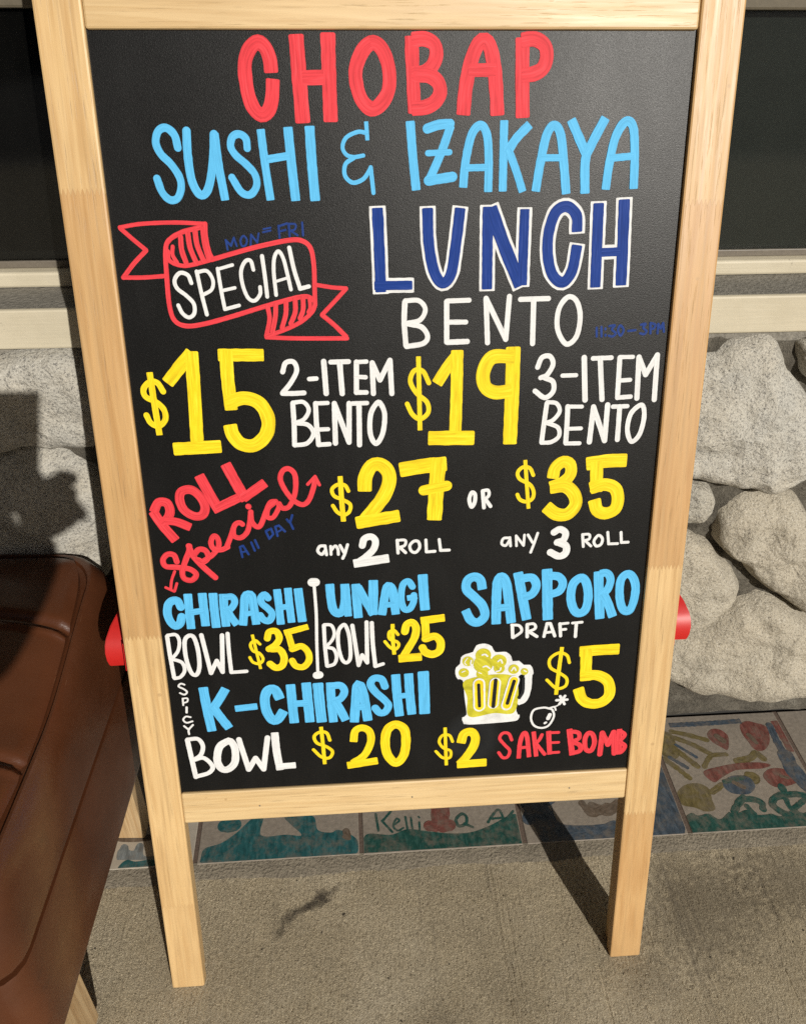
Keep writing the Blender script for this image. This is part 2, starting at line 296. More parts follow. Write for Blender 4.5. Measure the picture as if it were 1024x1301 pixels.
ART = [
 ('lettering', 'red', 'red brush headline lettering at the top of the board',
  '120b:1937,10482 1931,10578 1897,10668 1839,10707 1778,10675 1729,10597 1711,10506 1714,10401 1728,10294 1765,10194 1828,10139 1892,10173 1930,10267 1947,10416|129b:2167,10759 2178,10426 2190,10083|126b:2440,10772 2437,10439 2437,10091|118b:2215,10433 2378,10436|121rc:2807,10701 2732,10636 2673,10504 2677,10372 2721,10250 2802,10185 2885,10223 2955,10331 2965,10478 2930,10609 2873,10688|118b:3163,10748 3173,10446 3186,10156|120b:3175,10726 3275,10734 3361,10694 3381,10612 3348,10529 3275,10473 3173,10460|123b:3188,10457 3314,10448 3395,10396 3415,10312 3364,10234 3274,10194 3171,10189|125b:3624,10140 3642,10346 3687,10556 3750,10696 3812,10721 3860,10653 3896,10500 3920,10303 3932,10135|107b:3675,10489 3904,10492|126b:4140,10735 4148,10444 4163,10115|122b:4138,10724 4251,10732 4340,10680 4360,10583 4324,10499 4246,10460 4151,10449'),
 ('lettering', 'sky', 'light blue brush lettering on the second line, left word',
  '67r:1075,9881 1055,9984 988,10042 919,10016 887,9924 921,9830 1001,9746 1064,9640 1070,9545 1027,9459 958,9449 898,9514 865,9627|74r:1164,10014 1156,9818 1171,9608 1230,9490 1293,9510 1342,9627 1382,9816 1401,9986|74b:1406,9992 1421,9732 1454,9444|65r:1685,9873 1679,9949 1626,9987 1564,9967 1540,9888 1579,9815 1664,9741 1737,9655 1746,9559 1685,9485 1605,9507 1530,9630|72b:1814,10021 1835,9729 1863,9440|83b:2055,10036 2071,9727 2091,9433|65b:1859,9779 2049,9807|88b:2247,10043 2254,9725 2269,9431'),
 ('lettering', 'sky', 'light blue thin ampersand',
  '37b:2752,10081 2759,9932|35r:2754,9990 2675,9999 2571,9954 2534,9875 2566,9812 2634,9792 2719,9804|38r:2634,9786 2556,9733 2548,9637 2616,9577 2709,9604 2764,9668 2783,9704|38r:2783,9704 2803,9488'),
 ('lettering', 'sky', 'light blue brush lettering on the second line, right word',
  '80b:3146,10079 3166,9803 3196,9512|83r:3299,10022 3402,10053 3505,10061|76b:3510,10042 3426,9822 3309,9576|53r:3305,9819 3502,9826|86r:3309,9587 3532,9618|76b:3631,9530 3648,9735 3702,9968 3782,10047 3842,9967 3863,9755 3864,9490|61b:3653,9692 3850,9695|74b:3996,10081 3999,9493|80b:4227,10048 4110,9934 4032,9817|72b:4043,9839 4119,9666 4185,9487|81b:4309,9490 4342,9729 4390,9963 4456,10043 4519,9963 4563,9706 4596,9465|61b:4352,9772 4541,9771|85b:4611,10084 4770,9790|86b:4922,10097 4807,9876 4761,9747 4774,9467|80b:4969,9499 4986,9702 5028,9938 5112,10069 5187,10022 5221,9787 5235,9503|64b:4993,9763 5212,9780'),
 ('drawing', 'red', 'red outlined ribbon banner drawing',
  '36r:486,9218 681,9246 982,9254 1250,9239|40r:489,9211 591,9113 698,9017|41r:697,9013 576,8903 463,8778|39r:463,8778 648,8775 857,8786|41r:1256,9239 1251,9135 1266,9009 1293,8928|44r:1204,9208 1038,9169 912,9098 874,9004 861,8803 857,8522 891,8377 997,8324 1178,8342 1454,8410 1752,8493 2026,8561 2151,8574 2206,8540|39r:895,9004 904,8919 1008,8875 1118,8884 1298,8928|43r:1286,8924 1499,8980 1723,9034 1990,9083 2122,9081 2203,9016 2228,8866 2225,8649 2222,8495|36r:943,9045 935,8972 967,8904|47r:1023,9128 1022,9013 1050,8902|47r:1091,9158 1100,9032 1142,8901|47r:1158,9182 1167,9052 1213,8912|38r:1225,9202 1233,9052 1258,8924|43r:1774,8486 1784,8370 1744,8213|41r:1744,8202 2028,8185 2515,8174|45r:2506,8192 2400,8301 2286,8400|40r:2286,8405 2397,8514 2522,8640|38r:2522,8644 2392,8655 2246,8680|41r:1756,8213 1942,8277 2082,8342 2189,8429 2222,8495|45r:1851,8498 1840,8391 1804,8253|45r:1949,8518 1939,8412 1897,8289|45r:2037,8547 2030,8432 1983,8326|45r:2112,8564 2106,8453 2073,8375|36r:2173,8558 2175,8474 2155,8430'),
 ('lettering', 'white', 'white hand lettering inside the ribbon',
  '37r:1080,8718 1054,8789 984,8810 929,8748 944,8672 1025,8601 1084,8528 1080,8440 1027,8403 971,8442 939,8516|37r:1139,8820 1164,8625 1197,8427|33r:1145,8815 1233,8823 1281,8742 1262,8656 1176,8607|35r:1334,8842 1350,8643 1369,8479|30r:1334,8838 1473,8874|31r:1357,8643 1479,8667|33r:1369,8472 1506,8505|35r:1664,8828 1643,8908 1592,8902 1548,8813 1556,8683 1596,8573 1655,8546 1710,8604 1715,8670|37r:1752,8949 1766,8766 1776,8581|35r:1860,8595 1851,8808 1866,8936 1907,8989 1947,8924 1977,8784 2002,8643|26r:1875,8721 1965,8746|39r:2008,9019 2041,8826 2088,8652|38r:2087,8648 2172,8668'),
 ('lettering', 'penblue', 'small dark blue pen lettering above the ribbon',
  '19p:1441,9011 1430,9095 1474,9044 1506,9115 1526,9041|19rc:1565,9093 1594,9130 1622,9098 1610,9050 1574,9042|19p:1653,9041 1665,9140 1717,9070 1735,9149|17r:1775,9159 1846,9173|17r:1782,9186 1848,9198|21r:1925,9109 1921,9213|19r:1921,9209 1999,9233|19r:1924,9163 1984,9177|21r:2018,9120 2014,9229|19r:2016,9229 2075,9224 2070,9182 2021,9166|19r:2034,9166 2091,9128|21r:2139,9238 2142,9127'),
 ('lettering', 'white', 'white outlines around the dark blue letters',
  '154e:2836,9350 2845,9029 2852,8610|136e:2799,8663 3147,8662|150e:3301,9344 3311,9048 3360,8789 3442,8676 3524,8761 3570,9044 3605,9341|151e:3866,9348 3868,9014 3872,8618|172e:3893,9342 4015,9038 4192,8644|141e:4213,9324 4212,9009 4214,8649|152e:4720,9130 4706,9270 4612,9349 4506,9298 4448,9108 4452,8902 4507,8731 4608,8663 4692,8767 4728,8996|153e:4912,9368 4921,8999 4930,8617|158e:5155,9398 5171,8995 5182,8632|132e:4976,8933 5147,8938'),
 ('lettering', 'navy', 'large dark blue letters outlined in white',
  '104b:2836,9350 2845,9029 2852,8610|85b:2799,8663 3147,8662|100b:3301,9344 3311,9048 3360,8789 3442,8676 3524,8761 3570,9044 3605,9341|100b:3866,9348 3868,9014 3872,8618|122b:3893,9342 4015,9038 4192,8644|90b:4213,9324 4212,9009 4214,8649|101b:4720,9130 4706,9270 4612,9349 4506,9298 4448,9108 4452,8902 4507,8731 4608,8663 4692,8767 4728,8996|102b:4912,9368 4921,8999 4930,8617|107b:5155,9398 5171,8995 5182,8632|81b:4976,8933 5147,8938'),
 ('lettering', 'white', 'white lettering below the dark blue letters',
  '52r:3080,8505 3072,8317 3086,8093|46r:3085,8518 3214,8516 3277,8434 3227,8335 3102,8306|50r:3111,8300 3241,8265 3299,8176 3254,8108 3092,8082|52r:3484,8502 3486,8117|46r:3490,8508 3702,8512|47r:3491,8308 3672,8305|53r:3492,8114 3688,8118|52p:3889,8102 3866,8525 4069,8131 4093,8539|49r:4202,8510 4476,8513|53r:4331,8502 4337,8084|50rc:4666,8523 4583,8408 4581,8217 4675,8071 4773,8144 4799,8336 4753,8486'),
 ('lettering', 'penblue', 'small dark blue pen opening hours',
  '23r:4973,8223 4979,8138|23r:5020,8230 5027,8137|23r:5061,8213 5061,8206|24r:5065,8152 5066,8144|23r:5099,8236 5154,8242 5125,8204 5168,8165 5138,8135 5098,8143|23rc:5209,8241 5189,8195 5217,8141 5245,8194|24r:5293,8185 5364,8192|24r:5416,8244 5463,8251 5442,8213 5477,8181 5456,8151 5415,8160|24r:5510,8258 5519,8157|24r:5510,8258 5559,8241 5547,8203 5515,8204|24p:5591,8156 5590,8248 5619,8202 5638,8255 5654,8170'),
 ('lettering', 'yellow', 'yellow price at the left of the board',
  '56r:710,7700 664,7786 591,7798 526,7731 537,7653 631,7599 698,7519 700,7421 630,7357 557,7391 523,7471|61b:601,7887 612,7586 628,7270|125b:1013,8066 907,7950 765,7789|128b:1018,8073 1005,7628 988,7178|132b:757,7118 1211,7131|120b:1277,8042 1695,8032|127b:1347,8078 1341,7825 1351,7508|136b:1312,7567 1482,7615 1631,7558 1705,7398 1673,7238 1549,7133 1420,7151 1345,7248 1327,7342'),
 ('lettering', 'white', 'white lettering right of the left price',
  '48r:1876,7863 1911,7951 1988,7957 2013,7872 1951,7758 1863,7656|49r:1863,7651 1970,7648 2073,7651|44r:2131,7787 2201,7790|54r:2280,7955 2291,7640|48r:2348,7948 2522,7949|54r:2435,7939 2449,7635|52r:2598,7942 2589,7642|43r:2598,7942 2696,7945|44r:2594,7798 2684,7791|47r:2589,7642 2688,7640|52p:2757,7627 2752,7931 2825,7761 2927,7952 2940,7622|50r:1957,7549 1958,7337 1951,7126|42r:1957,7557 2063,7559 2111,7479 2059,7387 1966,7350|45r:1979,7349 2095,7327 2146,7237 2078,7139 1953,7121|50r:2181,7543 2181,7330 2192,7119|42r:2184,7543 2300,7545|42r:2184,7276 2294,7278|46r:2190,7119 2301,7123|53p:2362,7130 2367,7538 2499,7136 2513,7534|45r:2547,7533 2690,7534|53r:2611,7526 2604,7106|51rc:2794,7534 2726,7421 2716,7220 2771,7114 2840,7216 2865,7404 2833,7512'),
 ('lettering', 'yellow', 'yellow price at the middle of the board',
  '47r:3311,7718 3251,7836 3166,7844 3126,7741 3185,7621 3290,7525 3303,7418 3223,7353 3144,7404 3092,7512|47b:3208,7979 3220,7240|114b:3596,7996 3498,7874 3395,7715|122b:3591,8026 3589,7637 3578,7147|149b:3315,7152 3764,7141|144b:4147,8044 4150,7622 4144,7074|137b:4150,7957 3941,7957 3855,7813 3874,7669 3976,7605 4135,7617'),
 ('lettering', 'white', 'white lettering right of the middle price',
  '50r:4399,7847 4439,7942 4518,7953 4554,7874 4500,7771 4435,7741|51r:4475,7740 4562,7696 4567,7597 4485,7538 4383,7608|42r:4655,7757 4794,7758|56r:4866,7932 4901,7503|47r:4956,7922 5142,7925|53r:5029,7915 5076,7503|51r:5228,7923 5235,7518|42r:5228,7929 5361,7928|43r:5233,7692 5351,7697|46r:5235,7518 5370,7525|54p:5437,7507 5423,7924 5506,7746 5609,7941 5619,7488|49r:4509,7478 4491,7289 4473,7075|43r:4514,7492 4608,7476 4645,7394 4582,7306 4502,7275|44r:4524,7275 4635,7225 4651,7133 4574,7074 4473,7069|52r:4726,7440 4728,7255 4725,7061|41r:4732,7440 4872,7436|41r:4731,7208 4876,7209|44r:4726,7053 4869,7051|55p:4973,7062 4992,7430 5132,7071 5137,7447|44r:5193,7427 5343,7428|52r:5264,7425 5266,7078|50rc:5471,7433 5385,7345 5363,7181 5415,7054 5492,7121 5527,7286 5514,7410'),
 ('lettering', 'red', 'red slanted brush lettering at the left',
  '101b:475,6461 548,6317 665,6142|93b:480,6461 538,6559 621,6552 645,6465 612,6385 551,6337|90b:591,6362 701,6341 830,6279|92rc:781,6669 876,6686 956,6617 1002,6502 971,6412 885,6399 789,6469 754,6581|108b:976,6830 1057,6639 1143,6446|97b:1117,6477 1342,6579|111b:1250,6941 1328,6759 1419,6560|100b:1398,6577 1625,6732'),
 ('lettering', 'red', 'red script lettering with an arrow at each end',
  '30r:621,5788 580,5690 559,5583|30r:509,5607 591,5558|30r:597,5562 629,5649|60r:655,5898 634,5973 569,5986 515,5925 536,5851 649,5835 780,5808 841,5742 787,5680 712,5705 702,5791 753,5926 790,6008 802,6070|64r:796,6070 824,5965 917,5834 1036,5701|60r:844,5974 897,6028 962,6011 984,5937 931,5886 876,5910|56r:932,5897 1024,5956 1099,6047 1101,6141 1062,6173 1027,6102 1049,6028 1125,6015 1194,6043|55r:1189,6054 1243,6176 1290,6288 1339,6310 1366,6291|55r:1267,6237 1271,6165 1336,6142 1407,6201 1444,6312 1462,6424|55r:1461,6414 1464,6322 1507,6259 1555,6277 1612,6408 1667,6517 1724,6529|51r:1714,6515 1644,6457 1628,6366 1684,6354 1743,6443 1760,6504|54r:1760,6493 1795,6452 1863,6475 1928,6618 1938,6797 1886,6873 1820,6860 1786,6772 1826,6652 1904,6539 1996,6485 2065,6533 2120,6671 2139,6760|33r:2061,6703 2140,6786|33r:2140,6786 2181,6693|62r:1442,6485 1443,6483'),
 ('lettering', 'penblue', 'small dark blue pen lettering below the red script',
  '24p:1338,5922 1322,6038 1354,6051 1404,5951|20r:1332,5975 1387,5987|24r:1442,6085 1472,5990|24r:1482,6109 1512,6020|24p:1602,6199 1631,6119 1676,6169 1657,6232 1602,6207|24p:1719,6147 1701,6251 1740,6264 1799,6195|20r:1716,6188 1767,6217|24r:1826,6328 1856,6296 1885,6373|24r:1858,6296 1886,6221'),
 ('lettering', 'yellow', 'yellow price in the fourth row, left',
  '40r:2475,6615 2441,6677 2369,6689 2307,6640 2327,6566 2417,6520 2488,6467 2477,6389 2420,6354 2353,6386 2308,6460|53b:2395,6774 2402,6525 2412,6285|146b:2643,6616 2653,6756 2719,6877 2810,6889 2885,6815 2898,6700 2840,6547 2726,6395 2630,6281|134b:2552,6260 2991,6322|157b:3019,6825 3265,6859 3480,6874|159b:3408,6930 3387,6605 3366,6272|110r:3255,6594 3496,6636'),
 ('lettering', 'white', 'white word between the two prices',
  '42rc:3760,6553 3734,6476 3759,6392 3792,6444 3794,6528|42r:3874,6563 3891,6381|36r:3874,6568 3930,6570 3940,6517 3902,6474|40r:3908,6469 3960,6393'),
 ('lettering', 'white', 'white lettering below the fourth row price, left',
  '33r:2208,6014 2152,6010 2129,5957 2170,5918 2210,5967|33r:2208,6014 2220,5912|31r:2267,6006 2267,5914|31r:2269,5959 2314,6010 2341,5972 2344,5911|33r:2366,6012 2406,5929|33r:2445,6018 2414,5918 2389,5864|74r:2600,6002 2625,6078 2696,6099 2740,6047 2719,5956 2638,5874 2561,5820|98b:2509,5798 2873,5844|35r:2971,6047 2978,5901|31r:2971,6047 3055,6044 3051,5987 2992,5965|33r:2998,5965 3059,5902|33rc:3149,6030 3105,5981 3120,5919 3167,5901 3209,5956 3196,6022|33r:3276,6039 3281,5902|34r:3281,5902 3372,5905|33r:3418,6039 3433,5917|34r:3433,5913 3525,5913'),
 ('lettering', 'yellow', 'yellow price in the fourth row, right',
  '40r:4403,6721 4362,6799 4287,6809 4237,6753 4264,6681 4370,6619 4414,6539 4404,6461 4339,6430 4272,6456 4242,6512|40b:4312,6885 4337,6630 4367,6354|126b:4611,6686 4633,6794 4714,6858 4787,6823 4797,6721 4726,6636 4597,6586|140b:4597,6578 4748,6586 4848,6494 4870,6375 4788,6274 4669,6278 4560,6362|145b:4969,6825 5174,6849 5376,6850|138b:5068,6837 5085,6521|137b:5024,6557 5164,6591 5282,6548 5325,6427 5300,6309 5197,6266 5108,6306 5071,6417'),
 ('lettering', 'white', 'white lettering below the fourth row price, right',
  '30r:4177,6025 4110,6021 4092,5961 4137,5939 4179,6004|30r:4178,6029 4189,5932|28p:4253,5930 4245,6047 4330,5931 4335,6053|30r:4373,6052 4425,5964|30r:4478,6068 4439,5936 4410,5849|76r:4655,6071 4716,6103 4780,6060 4762,5979 4695,5953|80r:4715,5952 4793,5908 4793,5825 4723,5790 4627,5840|32r:4968,6028 4984,5893|30r:4967,6034 5039,6031 5043,5980 4985,5961|30r:4999,5961 5067,5896|32rc:5141,6017 5097,5951 5126,5894 5177,5912 5188,5978|32r:5242,6048 5261,5913|32r:5261,5913 5359,5913|32r:5388,6042 5401,5924|32r:5401,5924 5475,5925'),
 ('lettering', 'sky', 'light blue brush lettering in the fifth row, left word',
  '90r:641,5371 615,5445 560,5447 513,5402 494,5297 517,5199 563,5148 614,5175 640,5255|90b:729,5516 727,5325 727,5111|94b:882,5518 882,5336 884,5138|72b:733,5301 872,5318|94b:995,5513 993,5331 996,5113|91b:1102,5498 1097,5307 1102,5122|76b:1107,5464 1193,5466 1215,5398 1164,5323 1102,5303|84b:1132,5305 1165,5226 1218,5136|91b:1283,5127 1310,5316 1329,5459 1366,5490 1402,5465 1414,5330 1426,5131|62b:1314,5254 1401,5269|77r:1572,5435 1540,5478 1497,5442 1504,5374 1560,5314 1604,5244 1568,5163 1508,5180 1477,5234|84b:1674,5529 1683,5337 1690,5118|84b:1790,5539 1796,5351 1807,5136|66b:1681,5314 1786,5328|95b:1898,5529 1909,5346 1924,5140'),
 ('lettering', 'white', 'white narrow lettering in the fifth row, left',
  '45r:461,5026 467,4808 483,4514|39r:469,5040 556,5041 585,4961 558,4843 484,4751|41r:490,4746 586,4697 606,4599 554,4520 488,4503|47rc:694,5024 642,4958 636,4759 671,4575 725,4535 769,4631 774,4832 746,4996|49p:827,5024 888,4549 964,4701 1016,4556 1048,5012|45r:1109,5029 1105,4814 1110,4551|42r:1109,4547 1278,4552'),
 ('lettering', 'yellow', 'yellow price in the fifth row, left',
  '34r:1447,4881 1398,4929 1345,4882 1367,4801 1435,4767 1469,4694 1426,4640 1357,4660 1326,4722|34b:1373,5000 1402,4799 1434,4574|75r:1532,4948 1558,5026 1632,5030 1662,4946 1618,4868 1541,4816|80r:1571,4814 1658,4802 1700,4702 1673,4602 1603,4577 1541,4630|71b:1724,5006 1978,5069|71b:1759,5010 1777,4920 1800,4798|76r:1795,4803 1899,4833 1966,4753 1969,4647 1903,4573 1823,4590 1786,4657'),
 ('drawing', 'white', 'white divider line with a round knob at each end',
  '34r:2071,5598 2078,5218 2067,4860 2061,4464|98r:2052,5598 2086,5598|91r:2048,4457 2077,4461'),
 ('lettering', 'sky', 'light blue brush lettering in the fifth row, middle word',
  '96b:2238,5563 2244,5403 2265,5262 2319,5215 2371,5257 2397,5396 2398,5556|83b:2407,5556 2416,5378 2425,5180|97b:2517,5551 2522,5373 2533,5157|93b:2538,5520 2609,5369 2697,5188|103b:2707,5587 2702,5400 2691,5188|94b:2791,5180 2824,5376 2853,5506 2882,5517 2910,5477 2927,5354 2943,5180|67b:2830,5292 2926,5298|74r:3128,5499 3085,5565 3025,5524 3004,5368 3034,5239 3093,5231 3137,5309 3143,5397|67b:3074,5365 3175,5378|107b:3240,5632 3250,5427 3265,5218'),
 ('lettering', 'white', 'white narrow lettering in the fifth row, middle',
  '43r:2154,5076 2155,4819 2167,4570|37r:2162,5086 2236,5071 2264,4977 2234,4888 2158,4804|40r:2174,4805 2248,4778 2277,4684 2249,4593 2172,4566|43rc:2361,5071 2310,4992 2303,4811 2337,4644 2388,4601 2431,4676 2427,4914 2395,5051|46p:2464,5060 2518,4560 2561,4688 2615,4589 2621,5094|47r:2678,5082 2683,4828 2704,4541|42r:2704,4537 2791,4564'),
 ('lettering', 'yellow', 'yellow price in the fifth row, middle',
  '36r:2964,4923 2921,4976 2867,4955 2871,4873 2951,4833 2970,4786 2929,4739 2869,4773 2818,4843|43b:2906,5053 2906,4872 2919,4678|86r:3040,4956 3062,5041 3124,5064 3164,4995 3147,4878 3081,4753 3017,4642|98b:2973,4620 3219,4631|92b:3223,5082 3475,5106|86b:3265,5089 3274,4844|90r:3269,4857 3375,4881 3436,4808 3425,4698 3346,4656 3268,4688 3236,4745'),
 ('lettering', 'sky', 'light blue brush lettering in the fifth row, right word',
  '103b:3893,5437 3870,5544 3802,5585 3729,5543 3720,5440 3806,5343 3898,5234 3928,5107 3854,5030 3772,5063 3713,5184|107b:4057,5006 4052,5285 4061,5517 4102,5572 4153,5501 4191,5279 4226,5012|90b:4065,5195 4194,5203|108b:4282,5610 4335,5342 4398,5044|98b:4315,5540 4438,5546 4489,5451 4446,5349 4351,5318|117b:4600,5635 4618,5329 4637,5032|94b:4628,5565 4736,5544 4783,5466 4745,5370 4629,5333|100rc:4977,5522 4896,5444 4884,5270 4932,5126 4999,5089 5061,5143 5077,5308 5040,5473|109b:5173,5582 5198,5302 5227,5016|90b:5195,5563 5270,5567 5315,5484 5289,5368 5224,5313|101b:5250,5304 5309,5191 5371,5033|95rc:5492,5545 5429,5467 5434,5268 5478,5123 5546,5087 5593,5189 5605,5377 5560,5508'),
 ('lettering', 'white', 'small white word below the light blue brush lettering',
  '39r:4240,4968 4249,4823|34r:4233,4980 4320,4964 4345,4891 4254,4818|39r:4407,4972 4413,4822|34r:4407,4979 4483,4980 4500,4924 4426,4887|39r:4432,4886 4522,4821|37p:4603,4817 4631,4978 4668,4976 4726,4818|32r:4623,4865 4706,4873|37r:4777,4970 4792,4815|32r:4777,4966 4869,4973|32r:4781,4893 4847,4897|32r:4919,4971 5028,4977|37r:4963,4969 4962,4799'),
 ('lettering', 'yellow', 'yellow price beside the mug drawing',
  '37r:4914,4465 4879,4562 4785,4598 4687,4525 4699,4412 4810,4333 4894,4256 4884,4159 4782,4135 4664,4252|46b:4818,4667 4797,4370 4781,4054|136b:5034,4602 5243,4610 5473,4612|137b:5101,4617 5118,4227|130b:5060,4278 5244,4283 5380,4192 5410,4018 5323,3916 5193,3907 5090,3975 5038,4114'),
 ('drawing', 'white', 'white outline and handle of the beer mug drawing',
  '0P:3608,4387 3613,4470 3659,4516 3669,4598 3720,4637 3804,4661 3840,4741 3937,4760 4016,4721 4055,4648 4181,4641 4242,4579 4259,4519 4333,4520 4388,4464 4463,4460 4500,4386 4486,4315 4330,4311 4324,3858 4363,3805 4350,3743 4253,3717 3776,3705 3704,3740 3693,3808 3742,3842 3717,4066 3693,4298 3636,4318|88b:4447,4329 4443,4147 4405,4014 4335,3976'),
 ('drawing', 'olive', 'olive yellow beer and foam of the beer mug drawing',
  '0P:3729,4304 4272,4322 4309,3859 4054,3844 3774,3816 3749,4064|125r:3747,4546 3749,4544|178r:3920,4613 3922,4610|224r:3922,4501 3924,4499|175r:4100,4527 4103,4525|117r:3702,4401 3705,4399|136r:3914,4375 3916,4373|126r:4107,4437 4109,4434|122r:4273,4418 4275,4415|86r:4398,4380 4400,4377'),
 ('drawing', 'white', 'white curls and bars over the beer mug drawing',
  '11r:3742,4589 3711,4536 3733,4500|20r:3909,4620 3940,4626 3968,4601|18r:3784,4556 3781,4509 3807,4477|18r:3923,4466 3958,4476 3997,4443|18r:4090,4528 4121,4550 4139,4506|18r:4072,4398 4114,4412 4124,4443|16r:4248,4400 4276,4442 4299,4402|14r:4391,4397 4419,4379|13r:3681,4412 3713,4425|11r:3871,4397 3903,4383|142r:3878,4252 3888,3953|133r:4065,4254 4047,3978|129r:4282,4273 4203,3944'),
 ('drawing', 'yellow', 'yellow bars inside the mug drawing',
  '101r:3878,4252 3888,3953|96r:4065,4254 4047,3978|92r:4282,4273 4207,3949'),
 ('drawing', 'black', 'black bars inside the mug drawing',
  '37r:3874,4240 3890,3958|44r:4069,4290 4050,3943|41r:4282,4266 4212,3976|37r:4388,4296 4386,4126 4350,4042'),
 ('drawing', 'white', 'white round bomb drawing with a sparking fuse',
  '26rc:4638,3884 4530,3858 4500,3752 4539,3649 4629,3608 4715,3638 4770,3756 4749,3845 4704,3870|21r:4704,3873 4768,3886 4788,3843|16r:4746,3888 4800,3900 4856,3951|33r:4790,3975 4916,3977|33r:4831,4027 4886,3919|33r:4887,4029 4827,3923|47r:4721,3784 4702,3735|28r:4680,3681 4665,3672'),
 ('lettering', 'white', 'tiny white letters standing in a column',
  '21r:585,4418 546,4433 519,4399 571,4363 604,4323 572,4291 526,4314|21r:548,4242 546,4157|19r:548,4242 599,4242 595,4201 553,4185|26r:580,4126 573,4060|21r:611,3996 560,4007 527,3966 560,3926 627,3941|23r:528,3883 575,3832|23r:627,3893 575,3832 573,3774'),
 ('lettering', 'sky', 'light blue brush lettering in the sixth row',
  '105b:785,4365 803,4084 831,3803|105b:1027,4337 943,4200 849,4062|103b:870,4109 940,3980 1025,3830|81b:1119,4077 1357,4094|113b:1620,4180 1575,4296 1502,4300 1454,4199 1460,4036 1517,3907 1583,3913 1652,4015|106b:1749,4349 1756,4105 1765,3857|110b:1924,4362 1933,4114 1941,3858|85b:1776,4104 1924,4105|118b:2055,4350 2063,4106 2076,3850|100b:2194,4350 2196,4099 2209,3842|89b:2200,4312 2307,4312 2348,4233 2300,4141 2217,4113|101b:2238,4106 2287,4007 2348,3857|107b:2448,3827 2466,4044 2492,4292 2526,4305 2566,4154 2602,3838|83b:2484,4014 2570,4023|89r:2806,4274 2770,4367 2688,4385 2644,4312 2700,4204 2792,4103 2841,4022 2802,3937 2739,3931 2690,3996|104b:2930,4415 2943,4152 2966,3879|104b:3076,4418 3087,4163 3108,3894|72b:2948,4136 3090,4147|126b:3241,4436 3250,4173 3256,3895'),
 ('lettering', 'white', 'white lettering at the lower left of the board',
  '56r:545,3693 569,3434 592,3186|51r:549,3703 664,3701 711,3604 677,3487 588,3422|53r:593,3422 706,3441 795,3322 747,3236 604,3193|87rc:982,3646 893,3572 856,3395 896,3281 971,3270 1054,3362 1069,3551 1027,3647|64p:1124,3667 1204,3251 1294,3403 1376,3244 1448,3672|88b:1534,3730 1540,3491 1565,3227|82b:1534,3270 1743,3276'),
 ('lettering', 'yellow', 'yellow price in the bottom row, left',
  '39r:2157,3592 2124,3693 2044,3708 1980,3653 2009,3562 2116,3505 2181,3434 2143,3352 2051,3368 1963,3474|44b:2064,3776 2075,3537 2085,3270|89b:2429,3559 2452,3697 2532,3738 2615,3683 2628,3543 2552,3366 2412,3263|97b:2352,3232 2695,3275|108rc:2920,3759 2823,3690 2794,3512 2825,3338 2918,3230 3005,3327 3036,3507 3018,3688'),
 ('lettering', 'yellow', 'yellow price in the bottom row, middle',
  '35r:3583,3484 3545,3572 3465,3577 3426,3494 3473,3404 3559,3355 3552,3263 3466,3268 3387,3361|40b:3494,3680 3502,3417 3511,3160|107b:3683,3463 3716,3581 3801,3605 3851,3524 3829,3396 3745,3256 3672,3167|108b:3647,3160 3982,3168'),
 ('lettering', 'red', 'small red brush lettering at the lower right of the board',
  '40r:4283,3463 4244,3552 4174,3562 4140,3492 4199,3402 4263,3316 4241,3230 4184,3222 4133,3296|54b:4374,3201 4384,3419 4421,3546 4463,3501 4499,3213|41b:4394,3346 4486,3355|54b:4539,3559 4584,3217|43r:4640,3513 4613,3448 4571,3393|46r:4576,3392 4683,3240|60b:4717,3557 4745,3236|38r:4718,3537 4837,3535|35r:4733,3397 4845,3396|38r:4744,3256 4852,3258|71b:4965,3570 5018,3209|54r:4986,3540 5075,3515 5087,3439 5019,3402|60r:5020,3391 5103,3339 5108,3262 5016,3233|60rc:5200,3507 5160,3428 5176,3287 5241,3254 5277,3363 5252,3475|66p:5354,3197 5363,3497 5443,3329 5500,3500 5528,3200|66b:5566,3534 5587,3196|49r:5575,3513 5637,3457 5593,3378|55r:5587,3355 5650,3295 5615,3218 5566,3207'),
]
